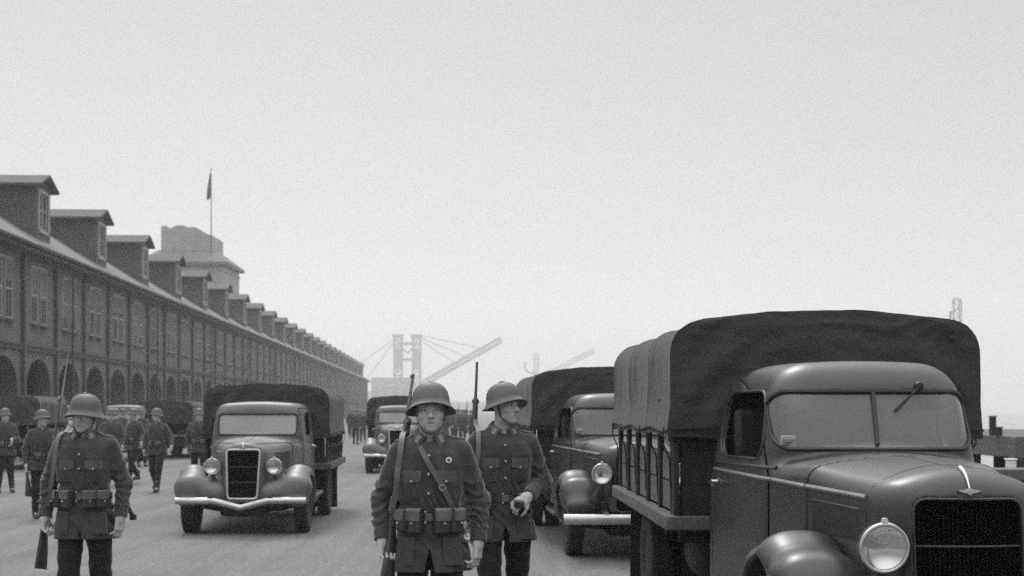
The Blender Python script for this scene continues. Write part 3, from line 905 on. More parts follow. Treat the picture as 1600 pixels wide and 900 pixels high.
def make_truck(name, p, paint):
    T = empty(name)
    hA, hB = p['hw'](0), 0
    h = p['h']
    wsy, by = p['ws_y'], p['back_y']                # windscreen base, cab rear
    zr, zb, zbot = p['roof'], p['belt'], p['bottom']
    hwf = p['hw']
    rake = p['rake']; wz0, wz1, wzr, whw = p['ws']; wcx = 0.0
    cut_y = wsy + 0.28

    # ---------------- cab
    def outer(X, Y, Z):
        wz = hwf(Y) - p['tumble'] * np.clip(Z - zb, 0, 1)
        side = np.abs(X) - wz
        roof = Z - (zr - p['crown'] * X * X - p['crown_y'] * (Y - (wsy + by) / 2 - .1) ** 2)
        fy = wsy - 0.08 + np.clip(Z - wz0, 0, 1) * rake + p['bow'] * X * X        # windscreen plane, bowed in plan
        front = (fy - Y) * .95
        back = Y - by
        a = smax(smax(roof, side, p['rr']), front, p['rf'])
        a = smax(a, back, .1)
        a = np.maximum(a, zbot - Z)
        # cowl below the windscreen
        cz = Z - (p['cowl_z'] - .25 * X * X + .012 * np.clip(Y - p['cowl_y'], 0, 1))
        cw = smax(smax(cz, np.abs(X) - hwf(Y), .09), np.maximum(p['cowl_y'] - Y, Y - by), .0)
        cw = np.maximum(cw, zbot - Z)
        return smin(a, cw, .05)
    lo = (-1.0, p['cowl_y'] - .05, zbot - .05); hi = (1.0, by + .06, zr + .06)
    base = Field(lo, hi, h); base.add(lambda X, Y, Z: outer(X, Y, Z).astype(F32))
    d0 = base.d.copy()
    sl, X, Y, Z = base.reg()
    dcav = d0 + .035
    floor = zbot + .12 - Z
    cav = np.maximum(np.maximum(dcav, floor), (wsy - .05) - Y)
    shell = np.maximum(d0, -cav)
    # windscreen and door window openings, rear window
    ws = np.maximum(rrect(X, Z, 0, (wz0 + wz1) / 2, whw, (wz1 - wz0) / 2, wzr), Y - cut_y - .15)
    ws = np.maximum(ws, wsy - .4 - Y)
    wy0, wy1, dz0, dz1, dr = p['dwin']
    kz_ = np.clip(Z - dz0, 0, 1) * rake * .75; Wd = wy1 - wy0
    Yw = (Y - kz_ * (1 + wy0 / Wd)) / (1 - kz_ / Wd)
    dwn = np.maximum(rrect(Yw, Z, (wy0 + wy1) / 2, (dz0 + dz1) / 2, (wy1 - wy0) / 2, (dz1 - dz0) / 2, dr), .35 - np.abs(X))
    rw = np.maximum(rrect(X, Z, 0, (dz0 + dz1) / 2 + .05, .3, .12, .06), (by - .2) - Y)
    shell = np.maximum(shell, -np.minimum(np.minimum(ws, dwn), rw)).astype(F32)
    # door outline
    gy0, gy1, gz0, gz1 = p['door']
    dreg = np.maximum(rrect(Y, Z, (gy0 + gy1) / 2, (gz0 + gz1) / 2, (gy1 - gy0) / 2, (gz1 - gz0) / 2, p.get('door_r', .09)), p['door_x'] - np.abs(X))
    dreg = np.maximum(dreg, (gy0 + np.clip(Z - zb - .05, 0, 1) * rake * 1.05) - Y)
    cabf = Field(lo, hi, h); cabf.d = np.maximum(shell, -(dreg - .006)).astype(F32)
    cab = cabf.build('cab', paint, T)
    for s in (-1, 1):
        df = Field(lo, hi, h)
        df.d = np.maximum(np.maximum(shell, dreg), -s * X).astype(F32)
        dr_ = df.build('door', paint, T)

        def shr(y, z): return y + max(0, z - dz0) * rake * .75 * (1 - (y - wy0) / (wy1 - wy0))

        def skin(y, z, off=0.0):        # x of the outer surface at (y, z)
            a, b = .2, 1.0
            for _ in range(26):
                m = (a + b) / 2
                if outer(np.array([[[m]]], F32), np.array([[[y]]], F32), np.array([[[z]]], F32))[0, 0, 0] < 0: a = m
                else: b = m
            return s * (a + off)
        tr = MB()
        pth = [(skin(shr(y, z), z, .001), shr(y, z), z) for y, z in rrect_path((wy0 + wy1) / 2, (dz0 + dz1) / 2, (wy1 - wy0) / 2 + .006, (dz1 - dz0) / 2 + .006, dr, 7)]
        tr.tube(pth, .009, 6, closed=True); tr.build('window_trim', paint, dr_)
        if p.get('door_glass', True):
            gl = MB()
            xs = [(skin(y, z, -.02), y, z) for y, z in rrect_path((wy0 + wy1) / 2, (dz0 + dz1) * .5 - (dz1 - dz0) * .33, (wy1 - wy0) / 2, (dz1 - dz0) * .17, .03, 4)]
            gl.put(xs, [tuple(range(len(xs)))]); gl.build('window_glass', M['pane'], dr_, smooth=False)
        # belt mouldings on the door
        for z_, r_ in p['mould']:
            bl_ = MB()
            ys = np.linspace(gy0 + .009, gy1 - .02, 8)
            bl_.tube([(skin(y, z_(y), .001), y, z_(y)) for y in ys], r_, 6)
            bl_.build('moulding', p.get('mould_mat') or paint if (z_, r_) == p['mould'][-1] else paint, dr_)
        hd = MB()
        hy, hz_ = gy1 - .1, p['handle_z']
        x0 = skin(hy, hz_)
        hd.tube([(x0 - s * .005, hy, hz_), (x0 + s * .045, hy, hz_), (x0 + s * .05, hy - .02, hz_ - .002), (x0 + s * .05, hy - .12, hz_ - .02)], [.016, .013, .013, .009], 8)
        hd.lathe([(0, -.004), (.026, -.003), (.024, .006), (0, .008)], 12, Matrix.Translation((x0, hy, hz_)) @ Matrix.Rotation(math.pi / 2, 4, 'Y'))
        hd.build('handle', M['chrome'], dr_)
        # cowl and hood side mouldings
        cm = MB()
        for z_, r_ in p['mould'][-1:]:
            ys = np.linspace(p['cowl_y'] + .003, gy0 - .004, 6)
            cm.tube([(skin(y, z_(y), .001), y, z_(y)) for y in ys], r_, 6)
        cm.build('moulding', p.get('mould_mat') or paint, cab)
    # blackout panel, floor and firewall
    # windscreen: gasket, glass, divider, wiper

    def wy(x, z):
        a, b = wsy - .5, wsy + .6
        for _ in range(26):
            m = (a + b) / 2
            if outer(np.array([[[x]]], F32), np.array([[[m]]], F32), np.array([[[z]]], F32))[0, 0, 0] < 0: b = m
            else: a = m
        return a
    P = rrect_path(0, (wz0 + wz1) / 2, whw, (wz1 - wz0) / 2, wzr, 8)
    Pw = []
    for i in range(len(P)):
        a, b = P[i], P[(i + 1) % len(P)]
        n = max(1, int(math.hypot(b[0] - a[0], b[1] - a[1]) / .08))
        for k in range(n): Pw.append((a[0] + (b[0] - a[0]) * k / n, a[1] + (b[1] - a[1]) * k / n))
    gk = MB()
    gk.tube([(x, wy(x, z) + .004, z) for x, z in Pw], .014, 6, closed=True)
    k_ = 1 + .022 / whw
    zc = (wz0 + wz1) / 2
    gk.build('windscreen_gasket', M['gasket'], cab)
    gl = MB()

    def gfn(u, v):
        x = (u * 2 - 1) * whw; z = wz0 + (wz1 - wz0) * v
        # keep inside the rounded outline
        for _ in range(2):
            d = float(rrect(np.array(x), np.array(z), 0, zc, whw, (wz1 - wz0) / 2, wzr))
            if d > 0:
                x -= math.copysign(min(abs(x), d * .75), x); z -= math.copysign(d * .75, z - zc)
        return (x, wy(x, z) + .014, z)
    gl.grid(gfn, 40, 20); wo = gl.build('windscreen', p.get('glass') or M['glass'], cab, sharp=80)
    if p.get('divider'):
        dv = MB(); dv.tube([(0, wy(0, z) + .004, z) for z in np.linspace(wz0 + .03, wz1, 9)], .013, 6); dv.build('divider', M['trim'], cab)
    for (xa, za, xb, zb2) in p['wipers']:
        wp_ = MB()
        wp_.lathe([(0, .03), (.022, .026), (.028, .01), (.028, -.01)], 12, Matrix.Translation((xa, wy(xa, za) - .004, za)) @ Matrix.Rotation(math.pi / 2, 4, 'X'))
        wp_.tube([(xa, wy(xa, za) - .022, za), ((xa + xb) / 2, wy((xa + xb) / 2, (za + zb2) / 2) - .022, (za + zb2) / 2), (xb, wy(xb, zb2) - .008, zb2)], [.007, .006, .004], 6)
        xm, zm = xa + (xb - xa) * .62, za + (zb2 - za) * .62
        wp_.tube([(xm, wy(xm, zm) - .012, zm), (xb, wy(xb, zb2) - .006, zb2)], .009, 6)
        wp_.build('wiper', M['gasket'], cab)
    if p.get('sticker'):
        sx, sz, sw, sh = p['sticker']
        st = MB(); st.box((sx, wy(sx, sz) + .006, sz), (sw / 2, .003, sh / 2), Matrix.Rotation(rake * .8, 3, 'X')); so_ = st.build('sticker', M['paper'], cab, smooth=False)
        st = MB()
        for r_ in range(4):
            xx = sx - sw * .38
            while xx < sx + sw * .36:
                l_ = random.uniform(.004, .012)
                st.box((xx + l_ / 2, wy(sx, sz) + .002 + (sz - sz), sz + sh * .3 - r_ * sh * .2), (l_ / 2, .0022, sh * .05), Matrix.Rotation(rake * .8, 3, 'X')); xx += l_ + .004
        st.build('print', M['ink'], cab, smooth=False)
    # seat and steering wheel
    st = MB(); st.box((0, by - .42, zbot + .5), (hwf(by) - .1, .24, .08)); st.box((0, by - .16, zbot + .83), (hwf(by) - .12, .07, .3))
    st.build('seat', M['seat'], T, bevel=.04)
    ln = MB(); ln.box((0, by - .055, (zbot + zr) / 2), (hwf(by) - .12, .012, (zr - zbot) / 2 - .13)); ln.build('cab_blackout', M['dark'], cab, smooth=False)  # added black panel, shuts rear window light out of the cab
    st = MB()
    C0 = Vector((p.get('steer_x', .33), wsy + .42, zb + .06)); n_ = Vector((0, .75, .66)).normalized(); u_ = Vector((1, 0, 0)); v_ = n_.cross(u_)
    st.tube([C0 + (u_ * math.cos(a) + v_ * math.sin(a)) * .2 for a in np.linspace(0, 2 * math.pi, 28, endpoint=False)], .012, 6, closed=True)
    for a in (.5, 2.6, 4.7): st.tube([C0, C0 + (u_ * math.cos(a) + v_ * math.sin(a)) * .2], .008, 5)
    st.tube([C0, C0 - n_ * .5], .018, 6)
    st.build('steering_wheel', M['gasket'], T)

    # ---------------- hood
    ny, hy1 = p['nose_y'], p['cowl_y'] - .004
    hw_h, zt_h, zb_h = p['hood_hw'], p['hood_z'], p['hood_bottom']
    lo = (-.75, ny - .12, zb_h - .05); hi = (.75, hy1 + .03, p['cowl_z'] + .15)
    hf = Field(lo, hi, h)

    def hoodf(X, Y, Z):
        wv = hw_h(Y); zt = zt_h(Y)
        side = np.abs(X) - wv
        u = X / wv
        top = (Z - (zt - (.25 + p['hood_crown'] * np.clip((hy1 - Y) / (hy1 - ny), 0, 1)) * X * X)) * .95
        a = smax(top, side, p['hood_r'])
        nose = ny + p['nose_bow'] * X * X + p['nose_rake'] * (Z - .9) - Y
        a = smax(a, nose, p['nose_r'])
        a = np.maximum(np.maximum(a, Y - hy1), zb_h - Z)
        return a
    hf.add(lambda X, Y, Z: hoodf(X, Y, Z).astype(F32))
    gw, gz0_, gz1_, gr = p['grille']
    sl, X, Y, Z = hf.reg()
    gcut = np.maximum(rrect(X, Z, 0, (gz0_ + gz1_) / 2, gw, (gz1_ - gz0_) / 2, gr), Y - (ny + .16))
    if p.get('grille_taper'):
        gcut = np.maximum(rrect(X / (1 - p['grille_taper'] * np.clip((gz1_ - Z) / (gz1_ - gz0_), 0, 1)), Z, 0, (gz0_ + gz1_) / 2, gw, (gz1_ - gz0_) / 2, gr), Y - (ny + .16))
    hf.d = np.maximum(hf.d, -gcut).astype(F32)
    hood = hf.build('hood', paint, T)

    def hx(y, z):
        a, b = .05, .8
        for _ in range(26):
            m = (a + b) / 2
            if hoodf(np.array([[[m]]], F32), np.array([[[y]]], F32), np.array([[[z]]], F32))[0, 0, 0] < 0: a = m
            else: b = m
        return a

    def hzz(x, y):
        a, b = .8, 1.7
        for _ in range(26):
            m = (a + b) / 2
            if hoodf(np.array([[[x]]], F32), np.array([[[y]]], F32), np.array([[[m]]], F32))[0, 0, 0] < 0: a = m
            else: b = m
        return a

    def hny(x, z):
        a, b = ny - .2, ny + .6
        for _ in range(26):
            m = (a + b) / 2
            if hoodf(np.array([[[x]]], F32), np.array([[[m]]], F32), np.array([[[z]]], F32))[0, 0, 0] < 0: b = m
            else: a = m
        return a
    # hood mouldings, hinge line, louvres
    zml = p['mould'][-1]
    seam = p['nose_seam']
    for s in (-1, 1):
        mo = MB(); ys = np.linspace(seam + .01, hy1 - .003, 10)
        mo.tube([(s * (hx(y, zml[0](y)) + .001), y, zml[0](y)) for y in ys], zml[1], 6)
        mo.build('moulding', p.get('mould_mat') or paint, hood)
    hg = MB()
    ys = np.linspace(ny + .17, hy1 - .003, 12); hg.tube([(0, y, hzz(0, y) - .001) for y in ys], .005, 5)
    if p.get('nose_line', True):
        for s in (-1, 1):
            pts = []
            zz = np.linspace(.8, zml[0](seam), 6)
            pts = [(s * (hx(seam, z) - .0015), seam, z) for z in zz]
            top = [(s * x, seam + .12 * (1 - x / .3) if x < .3 else seam, 0) for x in np.linspace(hx(seam, zml[0](seam)) - .03, 0.02, 8)]
            pts += [(a, b, hzz(abs(a), b) - .0015) for a, b, _ in top]
            hg.tube(pts, .0045, 5)
    hg.build('hood_seam', M['gasket'], hood)
    n_l, ly0, ly1, lz0, lz1 = p['louvres']
    for s in (-1, 1):
        lv = MB()
        for i in range(n_l):
            y = ly0 + (ly1 - ly0) * i / (n_l - 1)
            zt_ = lz1 + (zml[0](y) - zml[0](0))
            x0, x1 = hx(y, zt_), hx(y, lz0)
            lv.put([(s * (x0 - .003), y - .012, zt_), (s * (x0 + .017), y + .010, zt_), (s * (x0 - .003), y + .013, zt_ + .006), (s * (x1 - .003), y - .012, lz0), (s * (x1 + .012), y + .010, lz0), (s * (x1 - .003), y + .013, lz0 - .006)],
                   [(0, 1, 4, 3), (1, 2, 5, 4), (0, 2, 1), (3, 4, 5)])
        lv.build('louvre_slats', p.get('louvre_mat') or paint, hood, smooth=False)
    # grille
    gm = MB()
    gm.box((0, ny + .14 + p['nose_rake'] * .1, (gz0_ + gz1_) / 2), (gw + .005, .012, (gz1_ - gz0_) / 2 + .005))
    nb = int(gw * 2 / .022)
    for i in range(nb):
        x = -gw + (i + .5) * 2 * gw / nb
        gm.bar((x, ny + .055 + p['nose_bow'] * x * x + p['nose_rake'] * (gz0_ - .9), gz0_ - .01), (x, ny + .055 + p['nose_bow'] * x * x + p['nose_rake'] * (gz1_ - .9), gz1_ + .01), .006, .02, up=(0, 1, 0))
    gr_o = gm.build('grille', M['grille'], T, smooth=False)
    gt_ = MB()
    for z in p['grille_bars']:
        gt_.tube([(x, ny + .04 + p['nose_bow'] * x * x + p['nose_rake'] * (z - .9), z) for x in np.linspace(-gw, gw, 7)], .005, 5)
    gt_.build('grille_bar', M['trim'], gr_o)
    gs = MB()
    tp = p.get('grille_taper', 0)
    pth = []
    for x, z in rrect_path(0, (gz0_ + gz1_) / 2, gw, (gz1_ - gz0_) / 2, gr, 6):
        pth.append((x * (1 - tp * min(1, max(0, (gz1_ - z) / (gz1_ - gz0_)))), z))
    pd = []
    for i in range(len(pth)):
        a, b = pth[i], pth[(i + 1) % len(pth)]
        for k in range(3): pd.append((a[0] + (b[0] - a[0]) * k / 3, a[1] + (b[1] - a[1]) * k / 3))
    gs.tube([(x, hny(x, z) - .0, z) for x, z in pd], p['surround_r'], 7, closed=True)
    gs.build('grille_surround', p['surround_mat'] or paint, gr_o)
    # emblem
    em = MB()
    ez_ = p['emblem_z']
    sc_ = p['emblem_s']
    poly = [(-.055, 0), (-.03, .006), (-.012, .009), (0, .016), (.012, .009), (.03, .006), (.055, 0), (.03, -.008), (.012, -.011), (0, -.02), (-.012, -.011), (-.03, -.008)]
    yy_ = hny(0, ez_)
    mm = Matrix(((sc_, 0, 0, 0), (0, 0, -1, yy_ + .006), (0, sc_, 0, ez_), (0, 0, 0, 1)))
    em.prism(poly, .02, mm)
    em.prism([(-.02, 0), (0, .005), (.02, 0), (0, -.006)], .026, mm)
    pts = []
    for f in np.linspace(0, 1, 7):
        y = yy_ + .0 + f * .16
        pts.append((0, y, max(hzz(0, max(y, ny + .03)), ez_) + .008) if f > .15 else (0, yy_ - .006, ez_ + .01))
    em.tube(pts, [.004, .006, .008, .009, .011, .01, .004], 8)
    em.build('emblem', M['chrome'], hood)

    # ---------------- fenders
    for s in (-1, 1):
        f = p['fender']
        ff = Field((-1.0, f['y0'] - .05, .15), (-.1, f['y1'] + .1, p['fender_top'] + .1), h * 1.1)
        pts = f['path']

        def pont(X, Y, Z):
            best = None
            for (a, b) in zip(pts[:-1], pts[1:]):
                ay, az, ar = a; by_, bz, br = b
                dy_, dz_ = by_ - ay, bz - az
                t = np.clip(((Y - ay) * dy_ + (Z - az) * dz_) / (dy_ * dy_ + dz_ * dz_), 0, 1)
                dist = np.sqrt((Y - ay - t * dy_) ** 2 + (Z - az - t * dz_) ** 2)
                r = ar + (br - ar) * t
                e = f['exp']
                ww_ = f['w'] * (.55 + .45 * np.clip(r / max(q[2] for q in pts), 0, 1))
                v = (((dist / r) ** e + (np.abs(X - f['xc']) / ww_) ** e) ** (1 / e) - 1) * np.minimum(r, ww_)
                best = v if best is None else smin(best.astype(F32), v.astype(F32), .05)
            return best.astype(F32)
        ff.add(pont)
        for (a, b, ra, rb, k) in f['fill']:
            ff.cone(a, b, ra, rb, k=k)
        R = p['wheel_R']
        def well(X, Y, Z):
            d = np.sqrt(Y ** 2 + (Z - R) ** 2) - (R + .05)
            dd = np.maximum(d, Z - (R + .06 + .0 * X) - 10)
            return np.maximum(dd, X - f['well_in']).astype(F32)
        # hollow underneath, open to the ground and to the outside below the arch
        ff.add(well, op='s', k=.02)
        ff.add(lambda X, Y, Z: np.maximum(np.maximum(np.abs(Y) - R * .8, Z - R * .9), X - f['well_in']).astype(F32), op='s')
        V, Q = surface_nets(ff.d)
        V = V * ff.h + ff.lo
        if s > 0: V[:, 0] *= -1; Q = Q[:, ::-1]
        fo = link_mesh('fender', quads_mesh('fender', V, Q), paint, T)
        # headlight
        hx_, hy_, hz_, hr = p['lamp']
        H = empty('headlight', (s * hx_, hy_, hz_), 0, T)
        rot = Matrix.Rotation(math.radians(90 + p.get('lamp_tilt', 2)), 4, 'X') @ Matrix.Rotation(0, 4, 'Z')
        rot = Matrix.Rotation(math.radians(s * -2), 4, 'Z') @ rot
        b_ = MB(); b_.lathe([(hr * .985, -.002), (hr * 1.0, -.03), (hr * .93, -.08), (hr * .72, -.15), (hr * .4, -.2), (0, -.22)], 32, rot, cap=False)
        b_.build('bowl', p['lamp_mat'] or paint, H)
        b_ = MB(); b_.tube([rot @ Vector((hr * math.cos(a), hr * math.sin(a), .0)) for a in np.linspace(0, 2 * math.pi, 40, endpoint=False)], hr * .085, 8, closed=True)
        b_.lathe([(0, .0), (.018, 0), (.016, .02), (0, .024)], 8, Matrix.Translation((0, -.0, hr * 1.06)))
        b_.build('rim', M['chrome'], H)
        b_ = MB(); b_.lathe([(hr * .97, -.002), (hr * .9, .012), (hr * .6, .028), (hr * .3, .036), (0, .039)], 32, rot, cap=False)
        b_.build('lens', M['clear'], H)
        b_ = MB(); b_.lathe([(hr * .96, -.004), (hr * .85, -.016), (hr * .65, -.032), (hr * .45, -.044), (hr * .2, -.052), (0, -.054)], 32, rot, cap=False)
        b_.build('reflector', M['mirror'], H)
        b_ = MB(); b_.lathe([(0, -.012), (.010, -.016), (.013, -.028), (.010, -.042), (.007, -.055)], 12, rot); b_.build('bulb', M['clear'], H)
        b_ = MB(); b_.tube([(0, .06, -hr * .8), (-s * -.02 if False else 0, .09, -hr * 1.5), (s * p.get('lamp_post_dx', .06), .14, -hr * 1.5 - p.get('lamp_post', .12))], [.03, .03, .05], 8)
        b_.build('bracket', paint, H)

    # ---------------- bumper, chassis, running boards, tanks
    bm_ = MB()
    bz, bh, bhw, by0, vd = p['bumper']

    def bump(u, v):
        x = (u * 2 - 1) * bhw; ax = abs(x) / bhw
        z = bz - vd * max(0, 1 - ax / .42) ** 1.0 + (v - .5) * bh
        y = by0 + .05 * ax ** 3 + .03 * (2 * v - 1) ** 2
        return (x, y, z)
    bm_.slab(bump, 40, 6, Vector((0, .018, 0)))
    bo = bm_.build('bumper', M['bumper'], T, sharp=50)
    for s in (-1, 1): MB().bar((s * .38, by0 + .03, bz), (s * .38, by0 + .5, bz + .06), .06, .1).build('bumper_bracket', M['dark'], bo, smooth=False)
    ch = MB()
    for s in (-1, 1):
        ch.box((s * .38, (by0 + .3 + p['bed'][1]) / 2, .58), (.035, (p['bed'][1] - by0 - .3) / 2, .08))
    for y in np.linspace(.3, p['bed'][1] - .2, 6): ch.box((0, y, .58), (.38, .03, .06))
    ch.box((0, .25, .62), (.3, .55, .25))
    ch.box((0, .25, .42), (.26, .62, .17)); ch.box((.1, 1.4, .45), (.16, .5, .12))  # low black boxes added to deepen the shade under the lorry
    ch.build('chassis', M['dark'], T, smooth=False)
    ax = MB(); ax.tube([(-.7, 0, p['wheel_R']), (-.4, 0, p['wheel_R'] - .06), (.4, 0, p['wheel_R'] - .06), (.7, 0, p['wheel_R'])], .05, 8)
    for s in (-1, 1):
        ax.bar((s * .38, -.5, .42), (s * .38, .5, .42), .06, .05); ax.tube([(s * .4, -.15, .48), (s * .44, -.5, .4), (s * .5, -.55, .36)], .025, 6)
    ax.tube([(-.55, -.2, .36), (.5, -.2, .34)], .02, 6)
    ax.build('front_axle', M['dark'], T)
    ra_ = p['rear_y']
    ax = MB(); ax.tube([(-.75, ra_, p['wheel_R']), (.75, ra_, p['wheel_R'])], .07, 8); ax.lathe([(0, -.16), (.12, -.12), (.16, 0), (.12, .12), (0, .16)], 14, Matrix.Translation((0, ra_, p['wheel_R'])) @ Matrix.Rotation(math.pi / 2, 4, 'Y'))
    ax.build('rear_axle', M['dark'], T)
    for s in (-1, 1):
        rb = MB(); rb.box((s * (hwf(1.2) + .02), (f['y1'] + by) / 2 - .05, .42), (.14, (by - f['y1']) / 2 + .2, .025))
        rb.build('running_board', paint, T, bevel=.01)
        make_wheel('wheel', T, s * p['track'], 0, p['wheel_R'], p['tyre_w'], s)
        make_wheel('wheel', T, s * p['track_r'], ra_, p['wheel_R'], p['tyre_w'], s, dual=True)
        mf = MB(); mf.slab(lambda u, v: (s * (p['track_r'] + .16) - s * u * .44, ra_ + p['wheel_R'] + .1 + .05 * v * v, p['bed'][2] - .12 - v * .62), 4, 8, Vector((0, .012, 0)))
        mf.build('mudflap', M['dark'], T, sharp=60)
    tk = MB()
    tk.lathe([(0, -.32), (.17, -.31), (.2, -.27), (.2, .27), (.17, .31), (0, .32)], 24, Matrix.Translation((-.62, p['bed'][0] + .42, .62)) @ Matrix.Rotation(math.pi / 2, 4, 'X'))
    tk.build('fuel_tank', M['dark'], T)

    # ---------------- stake bed
    b0, b1, bz_, bw_ = p['bed']
    ctop, clow, cw, cr = p['canvas']
    bd = MB()
    bd.box((0, (b0 + b1) / 2, bz_ - .05), (bw_ - .06, (b1 - b0) / 2 - .01, .03))
    for y in np.linspace(b0 + .2, b1 - .2, 6): bd.box((0, y, bz_ - .13), (bw_ - .1, .04, .045))
    bed = bd.build('bed', M['stake'], T, smooth=False)
    rl = MB()
    for s in (-1, 1): rl.box((s * (bw_ - .03), (b0 + b1) / 2, bz_ - .03), (.045, (b1 - b0) / 2 + .02, .05))
    rl.box((0, b0 - .0, bz_ - .03), (bw_ + .012, .04, .047))
    rl.box((0, b1, bz_ - .03), (bw_ + .012, .04, .047))
    rl.build('bed_rail', M['wood'], bed, smooth=False, bevel=.012)
    nst = p['stakes']
    ys = np.linspace(b0 + .09, b1 - .08, nst)
    for s in (-1, 1):
        sb = MB(); z = bz_ + .03
        for hb in p['boards']:
            for i in range(nst - 1):
                sb.box((s * (bw_ - .075), (ys[i] + ys[i + 1]) / 2 + random.uniform(-.01, .01), z + hb / 2), (.012, (ys[i + 1] - ys[i]) / 2 - .004, hb / 2 - .005 - random.uniform(0, .004)))
            z += hb
        sb.build('side_board', M['board'], bed, smooth=False)
    for s in (-1, 1):
        for y in ys:
            stk_ = MB(); wst = .1 if y == ys[0] else .055
            stk_.box((s * (bw_ - .058), y, (bz_ + clow + .25) / 2), (.018, wst, (clow + .25 - bz_) / 2))
            stk_.build('stake', M['stake'], bed, smooth=False, bevel=.008)
    fb = MB()
    z = bz_ + .02
    while z < clow + .1:
        fb.box((0, b0 + .05 + (.004 if int(z * 10) % 4 < 2 else 0), z + .1), (bw_ - .09, .018, .1)); z += .199
    for x in (-.45, .45): fb.box((x, b0 + .02, (bz_ + clow) / 2), (.05, .02, (clow - bz_) / 2 + .1))
    fb.build('headboard', M['stake'], bed, smooth=False, bevel=.006)

    # ---------------- canvas cover
    zsh = ctop - p['canvas_crown']                 # height of the shoulder
    L = b1 - b0 + .12; y0c = b0 - .05
    prof = []
    prof.append((-cw - .015, clow)); prof.append((-cw - .01, clow + .12))
    for k in range(5): prof.append((-cw + .0 * k, clow + .2 + (zsh - cr - clow - .2) * k / 4))
    for k in range(1, 7):
        a = math.pi - (math.pi / 2 - .06) * k / 6
        prof.append((-cw + cr + cr * math.cos(a), zsh - cr + cr * math.sin(a)))
    xl = prof[-1][0]; zl = prof[-1][1]
    for k in range(1, 12):
        x = xl + (-2 * xl) * k / 12
        prof.append((x, zl + (ctop - zl) * (1 - (x / xl) ** 2)))
    half = prof[:13]
    prof = prof + [(-x, z) for x, z in reversed(half)]
    # resample by arc length
    PP = np.array(prof); seg = np.r_[0, np.cumsum(np.hypot(*np.diff(PP, axis=0).T))]
    npf = p['canvas_n']
    tt = np.linspace(0, seg[-1], npf + 1)
    PX, PZ = np.interp(tt, seg, PP[:, 0]), np.interp(tt, seg, PP[:, 1])
    from mathutils import noise as mn
    bows = p['bows']
    zc_ = clow + .3

    def cfn(u, v):
        i = int(round(v * npf)); x, z = PX[i], PZ[i]
        y = y0c + u * L
        ph = u * bows
        sag = (math.sin(math.pi * (ph % 1.0)) ** .8) if 0 < u < 1 else 0
        hi_ = min(1, max(0, (z - clow) / .25))
        amt = p['sag'] * sag * hi_
        n_ = mn.noise(Vector((x * 2.2, y * 6.5 + seed_, z * 1.4))) * .014 + mn.noise(Vector((x * 7, y * 13 + seed_, z * 4))) * .006
        if z < clow + .16: n_ += .006 * math.sin(y * 9 + 2 * math.sin(y * 3.1)) * (1 - (z - clow) / .16)
        k = 1 - (amt * 1.0) / cw
        zz = z - amt * .55 * max(0, (z - zsh + cr) / (ctop - zsh + cr))
        if z < clow + .01: zz += .010 * math.sin(y * 4.3 + seed_) + .003 * math.sin(y * 17)
        return (x * (1 - amt * .75 / cw) + math.copysign(n_, x) * min(1, abs(x) / .2), y, zz + (n_ if z > zsh - .05 else 0))
    seed_ = random.uniform(0, 50)
    cvm = MB()
    nu = p['canvas_nu']
    cvm.grid(cfn, nu, npf)
    cv = cvm.build('canvas_cover', M['canvas'], T, sharp=180, fixn=False)
    # front and rear sheets, filled inside the profile
    for (yy, sgn) in ((y0c, -1), (y0c + L, 1)):
        es = MB()
        nrow = 26

        def efn(u, v):
            # u across by profile pairs, v: from the left edge to the right edge
            j = u * (npf / 2)
            i0 = int(min(npf // 2, math.floor(j))); fr = j - i0
            i1 = min(npf // 2, i0 + 1)
            xl_ = PX[i0] * (1 - fr) + PX[i1] * fr; z_ = PZ[i0] * (1 - fr) + PZ[i1] * fr
            xr_ = -xl_
            x = xl_ + (xr_ - xl_) * v
            e = min(v, 1 - v)
            edge = min(1, e * abs(xr_ - xl_) / .12) * min(1, max(0, (ctop - z_)) / .1 + .0)
            n1 = mn.noise(Vector((x * 1.6 + z_ * 1.2, z_ * 2.2 - abs(x) * 1.2, seed_)))
            n2 = mn.noise(Vector((x * 1.5 + z_ * 2.5, z_ * 8 - x * 1.2 + 2 * n1, seed_ + 7)))
            n3 = mn.noise(Vector((x * 3.0 - z_ * 4, z_ * 14 + x * 3, seed_ + 3)))
            n4 = mn.noise(Vector((x * 5.0 + z_ * 3, z_ * 5 - x * 3, seed_ + 31)))
            fold = .022 * n1 + .020 * (.3 - abs(n2)) + .010 * (.3 - abs(n3)) + .012 * (.3 - abs(n4))
            for xs_ in (-.52, .5): fold += .005 * math.exp(-((x - xs_ * cw) / .012) ** 2)
            fold += .004 * math.exp(-((z_ - zsh + .30) / .010) ** 2)
            diag = .02 * math.sin((abs(x) * 1.0 + z_ * .9) * 16 + 2 * mn.noise(Vector((x, z_, 3)))) * max(0, 1 - ((abs(x) - cw * .75) / .4) ** 2) * max(0, 1 - abs(z_ - (zsh - .35)) / .45)
            zz = z_ + (.01 * math.sin(x * 8 + seed_) - .02 * abs(math.sin(x * 2.2)) if z_ < clow + .01 else 0)
            return (x, yy + sgn * (edge * (.012 + fold + diag)), zz)
        es.grid(efn, 64, 110)
        eo = es.build('front_sheet' if sgn < 0 else 'rear_sheet', M['canvas'], cv, sharp=180, fixn=False)
        if sgn < 0:
            for x, z in ((-.82 * cw / 1.03, zsh - .05), (0, ctop - .09), (.84 * cw / 1.03, zsh - .12)):
                ds = MB(); ds.lathe([(.02, 0), (.02, .006), (.012, .010), (0, .011)], 12, Matrix.Translation((x, yy - .005, z)) @ Matrix.Rotation(math.pi / 2, 4, 'X'))
                ds.build('eyelet', M['gasket'], eo)
    hem = MB()
